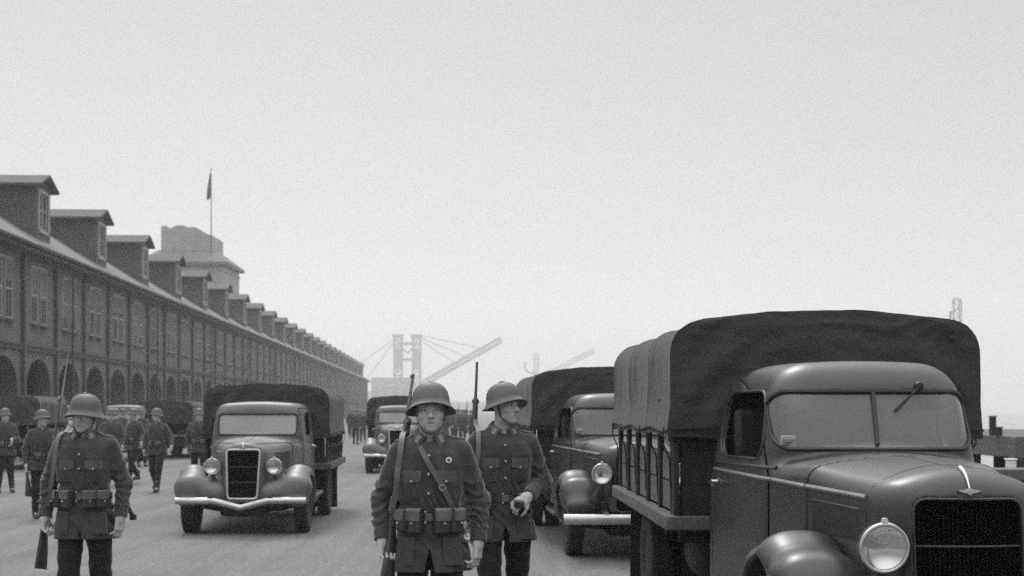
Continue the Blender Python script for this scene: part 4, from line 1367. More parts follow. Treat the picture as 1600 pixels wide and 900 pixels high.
    for s in (-1, 1):
        hem.tube([(s * (cw + .022), y, clow + .035 + .012 * math.sin(y * 5)) for y in np.linspace(y0c, y0c + L, 40)], .008, 5)
        for y in ys[::1]:
            hem.tube([(s * (cw + .02), y + .03, clow + .05), (s * (cw + .03), y + .02, clow - .05), (s * (bw_ - .03), y + .05, clow - .16), (s * (bw_ - .04), y + .03, bz_ + .1)], .006, 5)
    hem.tube([(x, y0c - .022, clow + .04 + .01 * math.sin(x * 6)) for x in np.linspace(-cw, cw, 30)], .007, 5)
    hem.build('tie_rope', M['stake'], cv)
    return T


# the later model with the rounded cab and headlamps on the fender sides
pA = dict(
    h=.0105, ws_y=.78, back_y=1.86, roof=1.915, belt=1.29, bottom=.5, rake=.34, ws=(1.392, 1.725, .095, .578), bow=.16,
    hw=lambda y: np.clip(.60 + (y - .75) * .15, .42, .775), tumble=.17, crown=.10, crown_y=.06, rr=.22, rf=.16,
    cowl_z=1.375, cowl_y=.24, dwin=(.93, 1.70, 1.335, 1.725, .13), door=(.74, 1.78, .56, 1.82), door_x=.61, door_r=.12,
    mould=[(lambda y: 1.287 + .0 * y, .012), (lambda y: 1.197 + .02 * (y + .5), .013)], handle_z=1.165,
    mould_mat=M['trimline'], divider=True, wipers=[(.27, 1.755, .12, 1.615)], sticker=(-.50, 1.44, .085, .062), steer_x=.30, door_glass=False,
    nose_y=-.82, hood_hw=lambda y: np.clip(.355 + (np.clip(y, -.82, 1) + .82) * .155, .3, .6), hood_z=lambda y: 1.363 + .036 * np.clip(y, -1, 1),
    hood_bottom=.55, hood_crown=.5, hood_r=.09, nose_bow=.5, nose_rake=.10, nose_r=.16, nose_seam=-.50,
    grille=(.255, .56, 1.205, .06), grille_bars=(.985,), surround_r=.007, surround_mat=None, emblem_z=1.243, emblem_s=1.0,
    louvres=(24, -.42, .12, .98, 1.145),
    fender_top=1.0, fender=dict(y0=-.75, y1=1.0, xc=-.63, w=.215, exp=2.6, well_in=-.40,
                                path=[(-.62, .60, .12), (-.42, .73, .19), (-.08, .79, .20), (.28, .72, .18), (.6, .5, .14), (.95, .4, .07)],
                                fill=[((-.40, -.45, .62), (-.42, .45, .62), .16, .16, .14)]),
    wheel_R=.41, lamp=(.425, -.88, .990, .108), lamp_mat=None, lamp_tilt=3, lamp_post=.1, lamp_post_dx=.05,
    bumper=(.49, .115, .86, -1.05, .0), rear_y=4.35, track=.66, track_r=.80, tyre_w=.2,
    bed=(1.97, 5.65, .905, 1.03), canvas=(2.27, 1.45, 1.02, .22), canvas_crown=.06, canvas_n=72, canvas_nu=84, bows=3, sag=.055, stakes=6, boards=(.2, .2))
A0 = make_truck('army_lorry', pA, M['paint'])

# the earlier model with the tall narrow grille, free standing lamps and a bent bumper
pB = dict(
    h=.013, ws_y=1.0, back_y=1.86, roof=1.735, belt=1.2, bottom=.48, rake=.30, ws=(1.268, 1.56, .06, .545), bow=.06,
    hw=lambda y: np.interp(y, [.55, 1.0, 1.86], [.505, .64, .70]).astype(F32), tumble=.12, crown=.11, crown_y=.05, rr=.14, rf=.12,
    cowl_z=1.245, cowl_y=.62, dwin=(1.18, 1.68, 1.26, 1.58, .06), door=(.98, 1.76, .54, 1.63), door_x=.555,
    mould=[(lambda y: 1.17 + .0 * y, .010)], handle_z=1.1,
    divider=False, wipers=[], sticker=None, steer_x=.33, door_glass=False,
    nose_y=-.47, hood_hw=lambda y: np.clip(.26 + (np.clip(y, -.47, 1) + .47) * .238, .2, .56), hood_z=lambda y: 1.207 + .052 * np.clip(y, -1, 1),
    hood_bottom=.42, hood_crown=1.0, hood_r=.09, nose_bow=.7, nose_rake=.14, nose_r=.08, nose_seam=-.3, nose_line=False,
    grille=(.215, .47, 1.10, .05), grille_bars=(.68, .88), grille_taper=.12, surround_r=.015, surround_mat=M['bumper'], glass=M['glass2'], emblem_z=1.13, emblem_s=.8,
    louvres=(16, -.05, .5, .82, 1.06),
    fender_top=.92, fender=dict(y0=-.7, y1=1.0, xc=-.69, w=.20, exp=2.05, well_in=-.50,
                                path=[(-.50, .46, .10), (-.40, .60, .165), (-.10, .69, .195), (.28, .62, .16), (.6, .42, .11), (.95, .36, .05)],
                                fill=[((-.36, -.40, .54), (-.44, .4, .58), .14, .14, .16), ((-.34, -.44, .48), (-.62, -.30, .62), .10, .14, .12)]),
    wheel_R=.385, lamp=(.40, -.42, .885, .098), lamp_mat=None, lamp_tilt=2, lamp_post=.1, lamp_post_dx=-.04,
    bumper=(.455, .085, .83, -.72, .09), rear_y=3.05, track=.73, track_r=.74, tyre_w=.19,
    bed=(1.97, 4.75, .82, .93), canvas=(1.995, 1.22, .91, .2), canvas_crown=.05, canvas_n=56, canvas_nu=56, bows=4, sag=.03, stakes=6, boards=(.13, .13))
B0 = make_truck('army_lorry', pB, M['paint2'])

YAW = math.radians(0)


def place(t, X, Y, yaw, label, s=1.0):
    t.location = (X, Y, 0); t.rotation_euler = (0, 0, yaw); t.scale = (s, s, s)
    tag(t, label, 'lorry', 'army lorries on the waterfront')


A1 = copy_tree(A0)


def bare(o):
    for ch in list(o.children):
        if ch.name.split('.')[0] in ('bed', 'canvas_cover'):
            for q_ in list(ch.children_recursive) + [ch]: bpy.data.objects.remove(q_)
    return o


B1 = copy_tree(B0); Bp = [copy_tree(B0) for _ in range(3)]; Bb = [bare(copy_tree(B0)) for _ in range(3)]
px_ = lambda px, Y: (px - 800) / FPX * Y
place(A0, 2.10, 7.3, .024, 'largest dark lorry with a split windscreen, paper sticker and stake bed')
place(A1, 1.31, 15.75, .054, 'lorry with a pale straight bumper half hidden behind the largest lorry', .95)
place(B0, -3.5, 18.65, .045, 'lorry with a tall narrow grille and bent bumper, driving on open road')
place(B1, -2.93, 36.2, .045, 'small far lorry facing us, partly behind the middle soldier')
place(Bp[0], -13.75, 42.2, math.pi + .06, 'canvas backed lorry parked nearest along the arcade, seen from behind')
place(Bp[1], px_(249, 46), 51.0, math.pi + .03, 'parked lorry showing its closed canvas back behind the arm swinging soldier', .96)
place(Bp[2], px_(20, 56), 60.0, math.pi + .1, 'parked lorry close to the arches, beyond the nearest parked one')
place(Bb[0], px_(190, 45), 44.5, .1, 'bare lorry cab with a pale roof just right of the left soldier', 1.02)
place(Bb[1], px_(92, 47), 47.0, .25, 'bare lorry cab half hidden behind the left soldier and his rifle', 1.02)
place(Bb[2], px_(308, 48), 48.0, -.15, 'bare lorry cab just left of the bent bumper lorry', 1.0)
# ================================================================== people (local frame: facing -Y, feet on z = 0, x towards the left of the body = right in the picture)
def unit(v):
    v = np.array(v, float); return v / (np.linalg.norm(v) + 1e-12)


def rotv(v, axis, a):
    v = np.array(v, float); k = unit(axis)
    return v * math.cos(a) + np.cross(k, v) * math.sin(a) + k * (k @ v) * (1 - math.cos(a))


def add_hand(f, wrist, fdir, pn, side, curl, spread=.0, thumb=.5, s=1.0):
    """wrist point, direction of the fingers, palm normal, thumb side sign"""
    fd = unit(fdir); pn = np.array(pn, float); pn = unit(pn - fd * (fd @ pn)); lat = unit(np.cross(fd, pn)) * side
    wrist = np.array(wrist, float)
    Rm = np.stack([lat, fd, pn], 1)
    f.rbox(wrist + fd * .05 * s, (.038 * s, .048 * s, .0145 * s), .014 * s, k=.02, rot=Rm)
    f.cone(wrist - fd * .01, wrist + fd * .02, .027 * s, .028 * s, k=.02)
    f.cone(wrist + fd * .025 * s + lat * .022 * s + pn * .006, wrist + fd * .06 * s + lat * .03 * s + pn * .01, .019 * s, .014 * s, k=.015)   # ball of the thumb
    for i, (o, ln) in enumerate(((.0285, .94), (.0095, 1.05), (-.0095, 1.0), (-.0275, .8))):
        p = wrist + fd * (.09 - abs(o) * .15) * s + lat * o * s
        d = rotv(fd, pn, -side * o * spread)
        cu = curl[i] if hasattr(curl, '__len__') else curl
        r0 = .0098 * s * (.9 if i == 3 else 1)
        for j, (seg, w_) in enumerate(((.043, .75), (.027, 1.15), (.021, .8))):
            ax = np.cross(d, pn)
            d = rotv(d, np.cross(fd, pn), cu * w_)
            q = p + d * seg * ln * s
            f.cone(p, q, r0 * (1 - .1 * j), r0 * (.93 - .1 * j), k=.004)
            f.ell(p - 0 * pn, (r0 * 1.08,) * 3, k=.004)
            p = q
    p = wrist + fd * .03 * s + lat * .03 * s + pn * .004
    d = unit(fd * .62 + lat * .6 + pn * .35)
    for seg, r in ((.042, .0125), (.033, .0105), (.024, .0095)):
        q = p + d * seg * s
        f.cone(p, q, r * s, r * .9 * s, k=.006); p = q
        d = unit(d + thumb * (pn * .35 - lat * .45 + fd * .2))


def head_frame(c, yaw, pitch, roll=0):
    R = Matrix.Rotation(yaw, 3, 'Z') @ Matrix.Rotation(roll, 3, 'Y') @ Matrix.Rotation(pitch, 3, 'X')
    return np.array(R), np.array(c, float)


def add_head(f, R, c, wide=1.0, detail=True):
    """head-local axes: x right, -y forward, z up, the origin between the eyes' height and the ears"""
    P = lambda x, y, z: c + R @ np.array([x * wide, y, z])
    E = lambda p, r, k, op='u': f.ell(P(*p), np.array(r) * np.array([wide, 1, 1]), k=k, op=op, rot=R)
    E((0, .012, .035), (.076, .094, .092), 0)
    E((0, -.02, -.035), (.064, .072, .078), .03)
    E((0, -.045, -.075), (.05, .05, .042), .03)
    E((0, -.078, -.103), (.026, .02, .02), .02)              # chin
    for s in (-1, 1):
        E((s * .047, -.058, -.028), (.022, .026, .022), .02)  # cheekbone
        E((s * .052, -.01, -.075), (.014, .035, .03), .02)   # jaw corner
    f.cone(P(-.038, -.083, .020), P(-.006, -.088, .0165), .0125, .0125, k=.014); f.cone(P(.038, -.083, .020), P(.006, -.088, .0165), .0125, .0125, k=.014)
    if detail:
        for s in (-1, 1):
            E((s * .032, -.098, .000), (.020, .019, .0125), .010, 's')
        for s in (-1, 1):
            E((s * .0315, -.0765, -.0015), (.0135, .0125, .0115), .003)
            f.cone(P(s * .019, -.0875, .004), P(s * .044, -.081, .0045), .0042, .0042, k=.004)     # lid
            f.cone(P(s * .021, -.0855, -.012), P(s * .043, -.080, -.011), .0035, .0035, k=.006)
    f.cone(P(0, -.088, .012), P(0, -.106, -.028), .0095, .0118, k=.010)      # nose
    E((0, -.109, -.034), (.0115, .0115, .0098), .008)
    for s in (-1, 1): E((s * .0135, -.097, -.0385), (.0088, .011, .0078), .006)
    E((0, -.083, -.068), (.028, .016, .020), .014)
    if detail:
        f.cone(P(-.021, -.0905, -.0655), P(.021, -.0905, -.0655), .0062, .0062, k=.006)
        f.cone(P(-.017, -.0925, -.0775), P(.017, -.0925, -.0775), .0072, .0072, k=.006)
        f.cone(P(-.023, -.1005, -.0712), P(.023, -.1005, -.0712), .0042, .0042, k=.004, op='s')
    for s in (-1, 1):
        E((s * .076, .012, -.008), (.009, .02, .031), .008)
    f.cone(P(0, .012, -.06), c + np.array([0, .035, -.2]), .052, .062, k=.03)


TORSO = [(.70, .222, .150, .0), (.76, .216, .148, .0), (.86, .205, .142, .0), (.95, .190, .132, 0), (1.035, .170, .118, -.003), (1.12, .176, .122, -.008), (1.22, .190, .132, -.010),
         (1.31, .194, .134, -.006), (1.38, .188, .124, .004), (1.43, .160, .102, .016), (1.465, .115, .082, .024), (1.50, .078, .074, .028), (1.54, .066, .070, .03)]
TT = np.array(TORSO)


def torso_par(Z, kx=1.0, ky=1.0, zs=1.0):
    z = Z / zs
    return np.interp(z, TT[:, 0], TT[:, 1]) * kx, np.interp(z, TT[:, 0], TT[:, 2]) * ky, np.interp(z, TT[:, 0], TT[:, 3])


def make_person(p):
    """p: pose and dress"""
    h = p.get('h', .0045); hb = p.get('hc', h * 1.25)
    far = p.get('far', False)
    zs = p.get('zs', 1.0); kx = p.get('kx', 1.0); ky = p.get('ky', 1.0)
    J = {k: np.array(v, float) for k, v in p['J'].items()}
    hem = p.get('hem', .735) * zs
    allp = np.array(list(J.values()))
    lo = allp.min(0) - (.14, .2, .12); hi = allp.max(0) + (.14, .2, .12)
    lo[2] = -.01; hi[2] = J['head'][2] + .16
    R, c = head_frame(J['head'], p.get('yaw', 0), p.get('pitch', 0), p.get('roll', 0))
    # ---------------- body
    f = Field(lo, hi, h)
    add_head(f, R, c, p.get('wide', 1.0), not far)
    f.cone(J['neck'] + (0, .01, -.02), J['head'] + (0, .02, -.07), .066, .054, k=.03)
    f.cone(J['neck'] + (0, .01, -.10), J['pelvis'], .10, .10, k=.04, flat=((0, 1, 0), .75))
    f.cone(J['shR'], J['shL'], .045, .045, k=.04)
    f.cone(J['hipR'], J['hipL'], .07, .07, k=.04)
    for s in 'RL':
        f.cone(J['sh' + s], J['el' + s], .04, .034, k=.03); f.cone(J['el' + s], J['wr' + s], .034, .027, k=.02)
        f.cone(J['hip' + s], J['kn' + s], .06, .045, k=.03); f.cone(J['kn' + s], J['an' + s], .042, .032, k=.02)
        f.cone(J['an' + s], J['an' + s] + np.array([0, -.1, -.035]), .032, .022, k=.02)
        add_hand(f, J['wr' + s], p['hand' + s][0], p['hand' + s][1], p['hand' + s][2], p['hand' + s][3], thumb=p['hand' + s][4], spread=4 if not far else 0)
    V, Q = surface_nets(f.d); V = V * h + f.lo
    me = quads_mesh('person', V, Q)
    # tones of brows, eyes, lips, stubble; nostrils and mouth line get painted shade
    q = (V - c) @ R
    q[:, 0] /= p.get('wide', 1.0)
    ax = np.abs(q[:, 0])
    tint = np.ones(len(V))
    head = (np.abs(q).max(1) < .16)
    g = lambda v, a: np.exp(-np.clip(v, 0, 50) / a)
    brow = np.exp(-(((q[:, 2] - .0175 + .10 * (ax - .03) ** 1) / .0052) ** 2 + ((ax - .033) / .017) ** 4)) * (q[:, 1] < -.05)
    iris = np.exp(-(((ax - .0315) / .0062) ** 2 + ((q[:, 2] + .001) / .0065) ** 2) ** 2) * (q[:, 1] < -.06)
    lash = np.exp(-(((q[:, 2] - .0035) / .0032) ** 2 + ((ax - .0315) / .0145) ** 4)) * (q[:, 1] < -.06)
    lips = np.exp(-(((q[:, 2] + .0712) / .0095) ** 2 + (ax / .022) ** 4)) * (q[:, 1] < -.06)
    mline = np.exp(-(((q[:, 2] + .0714) / .0028) ** 2 + (ax / .024) ** 4)) * (q[:, 1] < -.06)
    stub = np.exp(-((np.maximum(0, q[:, 2] + .055) / .02) ** 2)) * (q[:, 2] < -.02) * (q[:, 1] < .02)
    nost = np.exp(-(((ax - .0085) / .0045) ** 2 + ((q[:, 2] + .044) / .004) ** 2)) * (q[:, 1] < -.07)
    white = np.exp(-(((ax - .0315) / .012) ** 4 + ((q[:, 2] + .0015) / .007) ** 4)) * (q[:, 1] < -.06)
    hairm = (q[:, 1] > .0) * (q[:, 2] > -.05) * (ax < .074)
    t = (1 + .22 * white) * (1 - .8 * brow) * (1 - .85 * iris) * (1 - .6 * lash) * (1 - .35 * lips) * (1 - .55 * mline) * (1 - .16 * stub) * (1 - .6 * nost)
    tint = np.where(head, t, 1.0)
    tint = np.where(head & (hairm > 0) & (q[:, 2] > .0), .12, tint)
    at_ = me.attributes.new('tint', 'FLOAT', 'POINT'); at_.data.foreach_set('value', tint.astype(F32))
    P = link_mesh('person', me, M['skin'])

    # ---------------- tunic
    amp = p.get('fold', .0085)
    tf = Field((lo[0], lo[1], hem - .03), (hi[0], hi[1], 1.56 * zs), hb)
    tz = float(J['neck'][2]) / zs

    def torso(X, Y, Z):
        A, Bq, C = torso_par(Z, kx, ky, zs)
        Yc = Y - C
        n = 2.35
        k0 = ((np.abs(X) / A) ** n + (np.abs(Yc) / Bq) ** n) ** (1 / n)
        d = (k0 - 1) * np.minimum(A, Bq)
        # creases: pulled cloth above and below the belt
        wv = np.sin(X * 46 + 9 * np.sin(Z * 11 + 2.0 * np.sin(X * 9)) + Y * 22)
        env = np.exp(-((Z - 1.11 * zs) / .05) ** 2) + .9 * np.exp(-((Z - .93 * zs) / .09) ** 2)
        d = d - .0052 * wv * env * (amp / .006)
        dr_ = np.sin((np.abs(X) * 1.1 + Z * .75) * 52 + 3.0 * np.sin(X * 13 + Z * 5) + 1.7)
        d = d - .0034 * np.maximum(dr_, -.3) * np.exp(-((np.abs(X) - .11) / .07) ** 2) * np.exp(-((Z - 1.33 * zs) / .10) ** 2)
        d = d - .004 * np.sin(X * 31 + 2.5 * np.sin(Z * 8) + Z * 9) * np.exp(-((Z - .84 * zs) / .08) ** 2)
        d = d - .003 * np.sin(Z * 30 + X * 14 + 3 * np.sin(X * 11)) * np.exp(-((np.abs(X) - .13) / .05) ** 2) * np.exp(-((Z - 1.27 * zs) / .12) ** 2)
        d = d - .012 * np.clip((hem + .2 - Z) / .2, 0, 1) * np.sin(np.arctan2(Yc, X) * 5 + 1.0)
        return np.maximum(np.maximum(d, hem - Z), Z - 1.48 * zs).astype(F32)
    tf.add(torso)
    tf.cone(J['shR'] + (.03, 0, .005), J['shL'] + (-.03, 0, .005), .056, .056, k=.035)
    for s, sg in (('R', -1), ('L', 1)):
        kk = .022
        ph = 1.3 if s == 'R' else 4.1
        tf.cone(J['sh' + s], J['el' + s], .072 * kx, .057, k=kk, fold=(amp * .9, 3.2, ph, 1.6, .25, 1.2))
        tf.cone(J['el' + s], J['wr' + s] - unit(J['wr' + s] - J['el' + s]) * .0, .057, .046, k=.02, fold=(amp * 1.15, 3.6, ph + 1, 1.8, -.1, .8))
        d = unit(J['wr' + s] - J['el' + s]); pw = J['wr' + s]
        # cut the sleeve square at the wrist
        rw = Matrix(((1, 0, 0), (0, 1, 0), (0, 0, 1)))
        tf.add(lambda X, Y, Z, pw=pw, d=d: np.where((X - pw[0]) ** 2 + (Y - pw[1]) ** 2 + (Z - pw[2]) ** 2 < .085 ** 2, -((X - pw[0]) * d[0] + (Y - pw[1]) * d[1] + (Z - pw[2]) * d[2]), .5).astype(F32), pw - .09, pw + .09, op='s')
        tf.cone(pw - d * .005, pw + d * .02, .0365, .036, op='s')
    # open front below the belt
    ap = p.get('vent', .86) * zs
    tf.add(lambda X, Y, Z: np.maximum(np.abs(X - .004) - np.clip((ap - Z) * .24, -.02, .04), Y + .03).astype(F32), (-.1, -.25, hem - .05), (.1, -.03, ap + .02), op='s')
    # neck opening
    tf.cone(J['neck'] + (0, .004, .0), J['neck'] + (0, -.0, .2), .062, .07, op='s')
    tf.cone(J['neck'] + (0, -.075, -.008), J['neck'] + (0, -.12, .06), .026, .05, op='s', k=.01)
    # hollow hem
    tf.add(lambda X, Y, Z: np.maximum(torso(X, Y, Z) + .016, Z - (hem + .07)).astype(F32), (-.3, -.25, hem - .05), (.3, .25, hem + .07), op='s')
    tun = tf.build('tunic', M['wool'], P)
    from mathutils.bvhtree import BVHTree
    tv = np.zeros(len(tun.data.vertices) * 3, F32); tun.data.vertices.foreach_get('co', tv)
    tq = np.zeros(len(tun.data.loops), np.int32); tun.data.loops.foreach_get('vertex_index', tq)
    bvh = BVHTree.FromPolygons(tv.reshape(-1, 3).tolist(), tq.reshape(-1, 4).tolist()) if not far else None

    def topz(x, y, dflt):
        hit = bvh.ray_cast(Vector((x, y, 1.8)), Vector((0, 0, -1)))[0]
        return hit.z if hit is not None and hit.z > dflt - .08 else dflt

    def front(x, z, off=0.0):
        A, Bq, C = torso_par(z, kx, ky, zs)
        u = min(.97, abs(x) / A)
        return Vector((x, C - Bq * (1 - u ** 2.35) ** (1 / 2.35) - off, z))

    def ring(th, z, off=0.0):       # th = 0 front, positive towards +x
        A, Bq, C = torso_par(z, kx, ky, zs)
        cx, sy = math.sin(th), -math.cos(th)
        n = 2.35
        k = (abs(cx / A) ** n + abs(sy / Bq) ** n) ** (-1 / n)
        return Vector((cx * (k + off), C + sy * (k + off), z))
    zb = p.get('belt_z', 1.035) * zs

    if not far:
        # buttons, placket seam
        bt = []
        for z in p.get('buttons', (1.37, 1.27, 1.165)):
            b = MB(); v = front(.0, z * zs, .006)
            b.lathe([(0, .008), (.006, .0072), (.0092, .003), (.0095, 0), (0, -.004)], 12, Matrix.Translation(v) @ Matrix.Rotation(math.pi / 2, 4, 'X'))
            b.build('button', M['brass'], tun)
        sm = MB()
        ribbon(sm, [front(.028, z, .0015) for z in np.linspace(ap, 1.40 * zs, 22)], Vector((1, 0, 0)), .006, .004)
        sm.build('placket_edge', M['wool'], tun)
        # breast pockets
        for s in (-1, 1):
            x0, x1 = s * .045, s * .145
            zt = 1.285 * zs
            pk = MB()
            pk.slab(lambda u, v: front(x0 + (x1 - x0) * u, zt - .01 - .135 * v, .0055 + .004 * math.sin(math.pi * u) * math.sin(math.pi * v)), 12, 12, Vector((0, .012, 0)))
            pk.build('breast_pocket', M['wool'], tun)
            pk = MB()

            def flapf(u, v):
                w_ = .054 + .012 * math.sin(math.pi * u) ** .8
                return front(x0 - s * .004 + (x1 - x0 + s * .008) * u, zt + .004 - w_ * v - .018 * u * (1 if s > 0 else -1) * 0, .0105 + .004 * math.sin(3 * u + v * 2))
            pk.slab(flapf, 14, 6, Vector((0, .01, 0)))
            fo = pk.build('pocket_flap', M['flap'], tun)
            b = MB(); v = front((x0 + x1) / 2, zt - .054, .014)
            b.lathe([(0, .006), (.006, .005), (.008, 0), (0, -.004)], 10, Matrix.Translation(v) @ Matrix.Rotation(math.pi / 2, 4, 'X')); b.build('pocket_button', M['brass'], tun)
            # skirt pocket
            x0, x1 = s * .075, s * .17
            pk = MB()
            pk.slab(lambda u, v: front(x0 + (x1 - x0) * u + s * .012 * v, .925 * zs - .15 * v, .014 + .005 * math.sin(math.pi * u) * math.sin(math.pi * v)), 12, 12, Vector((0, .02, 0)))
            pk.build('skirt_pocket', M['wool'], tun)
        # collar
        cl = MB()
        nk = J['neck']
        for s in (-1, 1):
            def colf(u, v, s=s):
                fr = max(0, (u - .5) / .5)
                ti = math.pi - u * (math.pi - .2); to = math.pi - u * (math.pi - .60)
                ri, ro = .071, .108
                inn = Vector((s * ri * math.sin(ti), nk[1] + .004 - ri * math.cos(ti) - .012 * fr, nk[2] + .058 - .062 * u ** 1.8))
                out = Vector((s * ro * math.sin(to), nk[1] + .004 - ro * math.cos(to) - .026 * fr ** 2, nk[2] + .004 - .012 * u - .046 * fr ** 1.6))
                q_ = inn + (out - inn) * v
                return q_ + Vector((0, -.004, .010)) * math.sin(math.pi * v)
            cl.slab(colf, 24, 8, lambda u, v: Vector((0, .004, -.006)))
        colf_ = colf
        co = cl.build('collar', M['flap'], tun, sharp=70)
        for s in (-1, 1):
            pt = MB()

            def patf(u, v, s=s):
                q_ = colf_(.955 - .13 * u * (1 - .35 * v), .28 + .64 * v, s)
                return q_ + Vector((0, -.0045, .002))
            pt.slab(patf, 6, 6, Vector((0, .006, 0)))
            po = pt.build('collar_patch', M['patch'], tun)
            pn_ = MB(); cpos = Vector(patf(.5, .5)) + Vector((0, -.004, 0))
            for a in (0, 60, 120): pn_.bar(cpos + Vector((math.cos(math.radians(a)) * .007, 0, math.sin(math.radians(a)) * .007)), cpos - Vector((math.cos(math.radians(a)) * .007, 0, math.sin(math.radians(a)) * .007)), .003, .003)
            pn_.build('collar_badge', M['brass'], tun, smooth=False)
        # shoulder straps
        for s, k in ((-1, 'R'), (1, 'L')):
            sh = MB()
            a = nk + np.array([s * .085, .01, -.012]); b = J['sh' + k] + np.array([s * .03, -.005, .060])

            def epf(u, v, s=s):
                x = s * (.083 + .112 * u); y = .012 + (v - .5) * .058 * (1 if u < .9 else .8)
                y0_ = .012
                return Vector((x, y, max(topz(x, y, float(J['sh' + k][2]) + .02), topz(x, y0_, 1.4) - .006) + .0085))
            sh.slab(epf, 12, 6, Vector((0, 0, -.006)))
            sh.build('shoulder_board', M['flap'], tun)
    # ---------------- belt, pouches
    bl = MB()
    th = np.linspace(-math.pi, math.pi, 61)[:-1]
    o1 = .011
    Vv = []; Ff = []
    for a in th:
        for (dz, off) in ((-.024, o1 - .014), (-.024, o1), (.024, o1), (.024, o1 - .014)): Vv.append(ring(a, zb, off) + Vector((0, 0, dz)))
    n = len(th)
    for i in range(n):
        j = (i + 1) % n
        for k in range(4): Ff.append((i * 4 + k, j * 4 + k, j * 4 + (k + 1) % 4, i * 4 + (k + 1) % 4))
    bl.put(Vv, Ff)
    belt = bl.build('belt', M['leather'], P)
    bk = MB(); v = front(.0, zb, o1 + .004); bk.box(v, (.022, .004, .021)); bk.build('buckle', M['leather2'], belt, smooth=False, bevel=.003)
    if not far:
        bk = MB()
        for dx, dz in ((-.018, .03), (-.018, -.028)):
            v = front(dx, zb + dz, o1 + .004); bk.lathe([(0, .007), (.006, .006), (.008, 0), (0, -.004)], 10, Matrix.Translation(v) @ Matrix.Rotation(math.pi / 2, 4, 'X'))
        bk.build('belt_stud', M['brass'], belt)
    for (a, wd, ht, big) in p.get('pouches', ()):
        base = ring(a, zb, .0); nrm = (ring(a, zb, .05) - base).normalized(); tg = Vector((-nrm.y, nrm.x, 0))
        mz = Matrix((tg, nrm, Vector((0, 0, 1)))).transposed()
        po = MB()
        rz_ = mz
        def pf(u, v, wd=wd, ht=ht):
            return None
        po.box(base + nrm * .034 + Vector((0, 0, -.022)), (wd / 2, .026, ht / 2), mz)
        pc = po.build('ammunition_pouch', M['leather'], belt, bevel=.013, seg=3)
        fl_ = MB()

        def ff_(u, v):
            x = (u - .5) * (wd + .008)
            # top then down the front
            top = .0
            L1 = .055
            t_ = v * (.055 + ht * .52)
            if t_ < L1: yy, zz = .008 + t_, ht / 2 - .016 + .004 * math.sin(t_ / L1 * math.pi)
            else: yy, zz = .008 + L1 + .004, ht / 2 - .016 - (t_ - L1) + .01 * abs(u - .5) * (1 if v > .95 else 0)
            return base + tg * x * (1 - .25 * max(0, v - .75) * 4 * 0.5) + nrm * yy + Vector((0, 0, zz))
        fl_.slab(ff_, 8, 14, lambda u, v: -nrm * .005)
        fl_.build('pouch_flap', M['leather2'] if p.get('worn', True) else M['flap'], belt, sharp=60)
        st = MB(); v = base + nrm * .074 + Vector((0, 0, -.03)); st.lathe([(0, .006), (.005, .005), (.007, 0), (0, -.003)], 10, Matrix.Translation(v) @ (mz.to_4x4() @ Matrix.Rotation(-math.pi / 2, 4, 'X')))
        st.build('pouch_stud', M['brass'], belt)
    # ---------------- trousers and boots
    tr = Field((lo[0], lo[1], .05), (hi[0], hi[1], zb + .05), hb * 1.15)
    tr.cone(J['pelvis'] + (-.05, .01, -.03), J['pelvis'] + (.05, .01, -.03), .125, .125, k=.04, flat=((0, 1, 0), .85))
    for s, ph in (('R', .5), ('L', 2.9)):
        tr.cone(J['hip' + s], J['kn' + s], .098, .073, k=.03, fold=(.005, 2.5, ph, 1.5, .1, 1.3))
        bl_ = J['kn' + s] + (J['an' + s] - J['kn' + s]) * .9
        tr.cone(J['kn' + s], bl_, .073, .056, k=.02, fold=(.006, 3.5, ph + 1, 1.5, -.1, 1.2))
    tr.build('trousers', M['wool2'], P)
    for s in 'RL':
        bf = Field(J['an' + s] - (.1, .24, .12), J['an' + s] + (.1, .14, .2), .006)
        a = J['an' + s]; fd = np.array(p.get('foot' + s, (0, -1, 0)), float); hz_ = p.get('heel' + s, 0.0)
        g0 = a + np.array([0, 0, -.045])
        bf.cone(a + (0, 0, .12), a, .052, .048)
        bf.cone(g0 - fd * .035, g0 + fd * .12 + np.array([0, 0, -.006]), .038, .036, k=.03)
        bf.cone(g0 + fd * .10, g0 + fd * .165 + np.array([0, 0, -.01]), .040, .030, k=.02)
        if not p.get('lift' + s): bf.add(lambda X, Y, Z: (.004 - Z + X * 0 + Y * 0).astype(F32), op='s') if False else None
        bf.build('boot', M['boot'], P)
    # ---------------- helmet
    H4 = Matrix([list(R[i]) + [c[i]] for i in range(3)] + [[0, 0, 0, 1]])
    H4 = H4 @ Matrix.Translation((0, .006, p.get('hel_dz', .004))) @ Matrix.Rotation(p.get('hel_pitch', -.24), 4, 'X') @ Matrix.Rotation(p.get('hel_roll', 0), 4, 'Y')
    if p.get('cap'):
        pass
    hl = MB()
    outer_ = [(0, .150), (.022, .1485), (.045, .1435), (.066, .133), (.084, .117), (.0965, .095), (.1035, .070), (.1065, .048), (.108, .034), (.113, .024), (.123, .015), (.134, .007), (.1385, .003)]
    inner_ = [(.138, -.0005), (.132, .002), (.121, .010), (.110, .019), (.1045, .032), (.102, .06), (.09, .10), (.06, .132), (0, .144)]
    sx, sy = 1.0, 1.16
    mats = []
    Vh = []; Fh = []
    nn_ = 24 if far else 48
    prof = outer_ + inner_
    for (r, z) in prof:
        for k in range(nn_):
            a = 2 * math.pi * k / nn_
            yy_ = r * math.sin(a) * sy
            # the brim dips at the sides
            dz = -.020 * abs(math.cos(a)) ** 2 * max(0, (r - .1) / .038)
            Vh.append(H4 @ Vector((r * math.cos(a) * sx, yy_, z + dz)))
